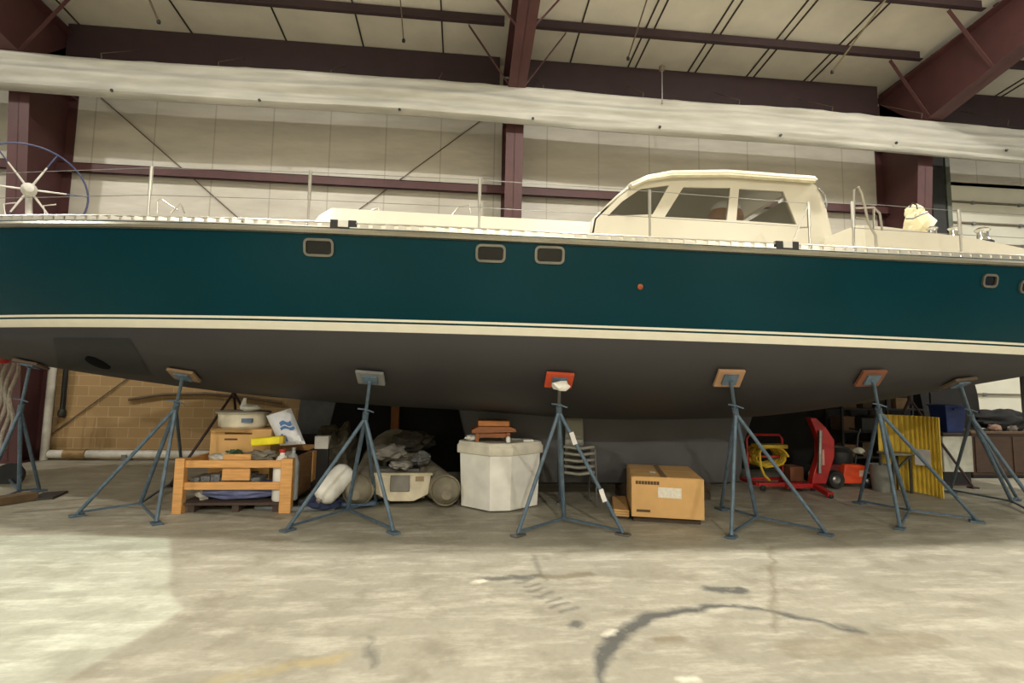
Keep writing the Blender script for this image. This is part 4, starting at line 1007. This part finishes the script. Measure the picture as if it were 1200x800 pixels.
# brown cabinet and black cover heap at the right
a = zat(1141, 563, 9.0)
bc = thing('brown_bench', 'dark brown wooden bench cabinet in front of the overhead door', 'cabinet', (a.x+1, 9.0, 0))
zt2 = zat(1160, 508, 9.0).z
BRN = mat('dark_brown_wood', (72, 52, 38), .6, 0, .2, 4, stretch=(1,1,6))
MB().box((a.x, 9.0, .06), (a.x+2.4, 9.6, zt2)).build('cabinet_body', BRN, bc, bevel=.01)
MB().box((a.x-.04, 8.96, zt2), (a.x+2.44, 9.64, zt2+.05)).build('top_board', mat('bench_top', (96,76,58), .6), bc, bevel=.008)
for k in range(3): MB().box((a.x+.06+.8*k, 8.98, .12), (a.x+.78+.8*k, 9.0, zt2-.06)).build('door', BRN, bc, bevel=.006)
MB().box((a.x+.05, 9.05, 0), (a.x+2.35, 9.55, .06)).build('plinth', DARK, bc)
q = zat(1172, 498, 9.2)
o = MB().blob((q.x+.1, 9.25, zt2+.05+.2), (.62,.25,.2), 4, .2, 2.2, 14).build('black_cover', mat('black_cloth', (26,26,28), .85)); tag(o, 'black cover heaped on the brown bench cabinet', 'cover')
for k, (dx, c_) in enumerate(((-.55,(150,120,104)), (-.2,(120,112,104)), (.3,(92,96,90)), (.8,(130,104,84)))):
    o = MB().blob((q.x+.25+dx, 9.05, zt2+.11), (.13,.08,.07), 3, .2, 3, 30+k).build('rag', mat('rag_%d' % k, c_, .9)); tag(o, '%s rag on the front edge of the brown bench' % ('pinkish', 'grey', 'greenish grey', 'tan')[k], 'rag')
# dark shelf of clutter behind the machine
sx0, sx1 = zat(985, 500, 9.6).x, zat(1090, 500, 9.6).x
sh = thing('storage_shelf', 'dark open storage shelf under the stern full of boxes', 'shelf', ((sx0+sx1)/2, 9.7, 0))
SHM = mat('shelf_dark', (46, 44, 42), .7)
for x in (sx0, (sx0+sx1)/2, sx1):
    for y in (9.55, 10.0): MB().bar((x, y, 0), (x, y, 1.75), .04, .04).build('upright', SHM, sh)
for z in (.3, .8, 1.25): MB().box((sx0, 9.52, z), (sx1, 10.03, z+.03)).build('shelf_board', SHM, sh)
cols = [(120,92,60),(84,66,48),(64,60,56),(140,112,74),(52,48,46),(110,84,58),(70,72,70),(150,122,84),(58,50,44),(96,78,56)]
nms = ['tan','brown','charcoal','sandy','black','ochre','slate','straw','umber','khaki']
k = 0
for zi, z in enumerate((.33, .83, 1.28)):
    x = sx0+.06
    while x < sx1-.3 and k < 14:
        w_ = .2+.13*random.random(); h_ = (.3 if zi < 2 else .24)*(.7+.4*random.random())
        o = thing('storage_box', '%s box on the %s board of the dark shelf, %s from the left' % (nms[k % 10], ('lowest','middle','top')[zi], ('first','second','third','fourth','fifth','sixth')[int((x-sx0)/.45) % 6]), 'box', (x+w_/2, 9.75, z), 'boxes on the dark shelf')
        cm_ = mat('box_tone_%d' % (k % 10), cols[k % 10], .8)
        MB().box((x, 9.58, z), (x+w_, 9.95, z+h_-.03)).build('box_body', cm_, o, bevel=.006)
        MB().box((x-.008, 9.572, z+h_-.04), (x+w_+.008, 9.958, z+h_)).build('lid', cm_, o, bevel=.004)
        x += w_+.1+.06*random.random(); k += 1
l2 = bpy.data.lights.new('ceiling_glow', 'POINT'); l2.energy = 130; l2.color = (1,.93,.8); l2.shadow_soft_size = .15
o = bpy.data.objects.new('high_bay_light', l2); o.location = (7.0, 6.6, 8.85); C.objects.link(o)
# added dark sheets, coloured to blacken the background below the hull
DBACK = mat('backdrop_black', (30, 28, 26), .9, 0, .2, 4, bump=.5)
def cover(x0, x1, h, yf, yb, label, sd):
    m = MB(); rows = []; n = int((x1-x0)/.12)
    for i in range(n+1):
        x = x0+(x1-x0)*i/n; hh = h*(.93+.12*noise.noise(V((x*.9, sd, 0)))); r = []
        for k in range(13):
            a = k/12
            y = yf+.25*a*a + .1*noise.noise(V((x*1.6, a*2, sd)))*(.3+a); r.append(V((x, y, hh*a)))
        r += [V((x, yf+.5, hh+.05)), V((x, yb, hh-.1)), V((x, yb, 0))]
        rows.append(r)
    m.grid(rows, closed=True); m.b.faces.new(m.last[0]); m.b.faces.new(m.last[-1])
    tag(m.build('added_backdrop', DBACK), label, 'cover')
cover(-2.5, .5, 1.55, 9.75, 10.7, 'added dark backdrop sheet behind the dinghy', 3)
cover(1.2, 5.3, 1.7, 9.75, 10.7, 'added dark backdrop sheet behind the keel and the hose cart', 9)
cover(5.4, 9.7, 2.4, 10.15, 10.95, 'tall added dark backdrop sheet behind the storage shelf', 14)
cover(9.75, 11.05, 2.35, 9.95, 10.5, 'added dark backdrop sheet in front of the right red column foot', 21)
q = zat(462, 520, 9.5)
o = MB().box((q.x-.07, 9.45, 0), (q.x+.07, 9.55, 1.5)).build('timber_post', mat('orange_timber', (150, 92, 40), .7, 0, .2, 5, stretch=(6,6,1)), bevel=.006); tag(o, 'orange brown timber post standing behind the dinghy', 'post')
# clutter at the far left
q = zat(4, 470, 9.2)
o = thing('hanging_gear', 'pale rope and red float hanging at the far left edge', 'rope', (q.x, 9.2, .5))
for k in range(5):
    MB().tube([(q.x-.15+.07*k+.03*math.sin(j*1.1+k), 9.2+.03*math.cos(j*.9+k), .45+.14*j) for j in range(11)], .028, 7).build('rope_strand', mat('pale_rope', (176,168,154), .85, 0, .2, 20), o)
MB().blob((q.x-.02, 9.15, 2.0), (.13,.12,.17), 3, .05).build('float', REDP, o)
MB().cyl((q.x-.3, 9.25, 0), (q.x-.3, 9.25, 2.12), .03, 8).bar((q.x-.3, 9.22, 2.1), (q.x+.25, 9.22, 2.1), .04, .04).box((q.x-.5,9.05,0),(q.x-.1,9.45,.04)).build('post', DARK, o)
a, b = gx(-30, 596), gx(40, 585)
o = MB().bar(V((a.x, a.y, .05)), V((b.x, b.y, .05)), .2, .1).build('timber_plank', mat('plank_brown', (110,88,62), .8, 0, .2, 5), bevel=.008); o.location.z = 0; tag(o, 'brown timber plank on the floor at the left edge', 'plank')
a, b = gx(36, 584), gx(72, 577)
o = MB().prism([gx(36,587), gx(62,585), gx(80,577), gx(50,579)], (0,0,.03)).build('steel_plate', mat('dark_plate', (50,48,46), .6), bevel=.004); tag(o, 'dark flat steel plate on the floor by the left stand', 'plate')
p = gx(2, 567)
o = MB().lathe((p.x, p.y+.1, .1), [(.08,-.05),(.19,-.05),(.2,-.02),(.2,.03),(.18,.05),(.08,.05)], 24, axis=(.3,-.8,.5)).build('rubber_tyre', mat('tyre', (34,34,34), .8)); tag(o, 'small black rubber tyre on the floor at the left edge', 'tyre')

# ------------------------------------------------------------------ light
sc_ = bpy.context.scene
wd = bpy.data.worlds.new('world'); sc_.world = wd; wd.use_nodes = True
wd.node_tree.nodes['Background'].inputs[0].default_value = (.9, .95, 1.0, 1); wd.node_tree.nodes['Background'].inputs[1].default_value = .35
WARM = (1.0, .96, .87)
def lamp(x, y, z, e, col=WARM, d=.28):
    l = bpy.data.lights.new('high_bay', 'AREA'); l.shape = 'DISK'; l.energy = e; l.color = col; l.size = d
    o = bpy.data.objects.new('high_bay_light', l); o.location = (x, y, z); C.objects.link(o); return o
for x in (-11, -4.2, 2.6, 9.4, 16): lamp(x, 5.05, 8.8, 375 if x < 0 else 440)
for x in (-11, -4.2, 2.6, 9.4):
    l = bpy.data.lights.new('high_bay_uplight', 'POINT'); l.energy = 85; l.color = WARM; l.shadow_soft_size = .2
    o = bpy.data.objects.new('high_bay_light', l); o.location = (x, 5.05, 8.4); C.objects.link(o)
for x in (-9, 1, 11): lamp(x, -8, 7.0, 1250)
# added unseen lamp, mask cut to throw a light patch on the floor
FL = V((-4.4, 4.1, 8.7)); zp = FL.z-.25
fp = [atZ(*q_) for q_ in ((-160,628),(0,626),(100,626),(203,630),(205,660),(204,684),(208,700),(222,712),(200,728),(160,752),(110,782),(70,806),(20,840),(-80,880),(-260,760))]
hole = [FL + (p-FL)*(.25/FL.z) for p in fp]; ww = .3
fo = thing('added_floodlight', 'added unseen lamp with a mask shaped to light the left floor', 'lamp', FL)
sq = [V((FL.x+a_*ww, FL.y+b_*ww, zp)) for a_, b_ in ((-1,-1),(1,-1),(1,1),(-1,1))]
MB().holed(sq, [hole], (0,0,-.004)).build('mask', DARK, fo, smooth=False)
MB().box((FL.x-ww,FL.y-ww,zp),(FL.x-ww+.01,FL.y+ww,FL.z+.1)).box((FL.x+ww-.01,FL.y-ww,zp),(FL.x+ww,FL.y+ww,FL.z+.1)).box((FL.x-ww,FL.y-ww,zp),(FL.x+ww,FL.y-ww+.01,FL.z+.1)).box((FL.x-ww,FL.y+ww-.01,zp),(FL.x+ww,FL.y+ww,FL.z+.1)).box((FL.x-ww,FL.y-ww,FL.z+.09),(FL.x+ww,FL.y+ww,FL.z+.1)).build('housing', DARK, fo, smooth=False)
MB().cyl((FL.x,FL.y,FL.z+.1),(FL.x,FL.y,roof(FL.y)),.02,8).build('hanger', DARK, fo)
l = bpy.data.lights.new('added_flood', 'SPOT'); l.energy = 2050; l.color = (.80,1,.92); l.shadow_soft_size = .0008; l.spot_size = math.radians(80); l.spot_blend = 0
o = bpy.data.objects.new('added_flood_lamp', l); o.parent = fo; C.objects.link(o)
vs = sc_.view_settings; vs.view_transform = 'Standard'; vs.look = 'None'; vs.exposure = 0; vs.gamma = 1; vs.use_curve_mapping = False
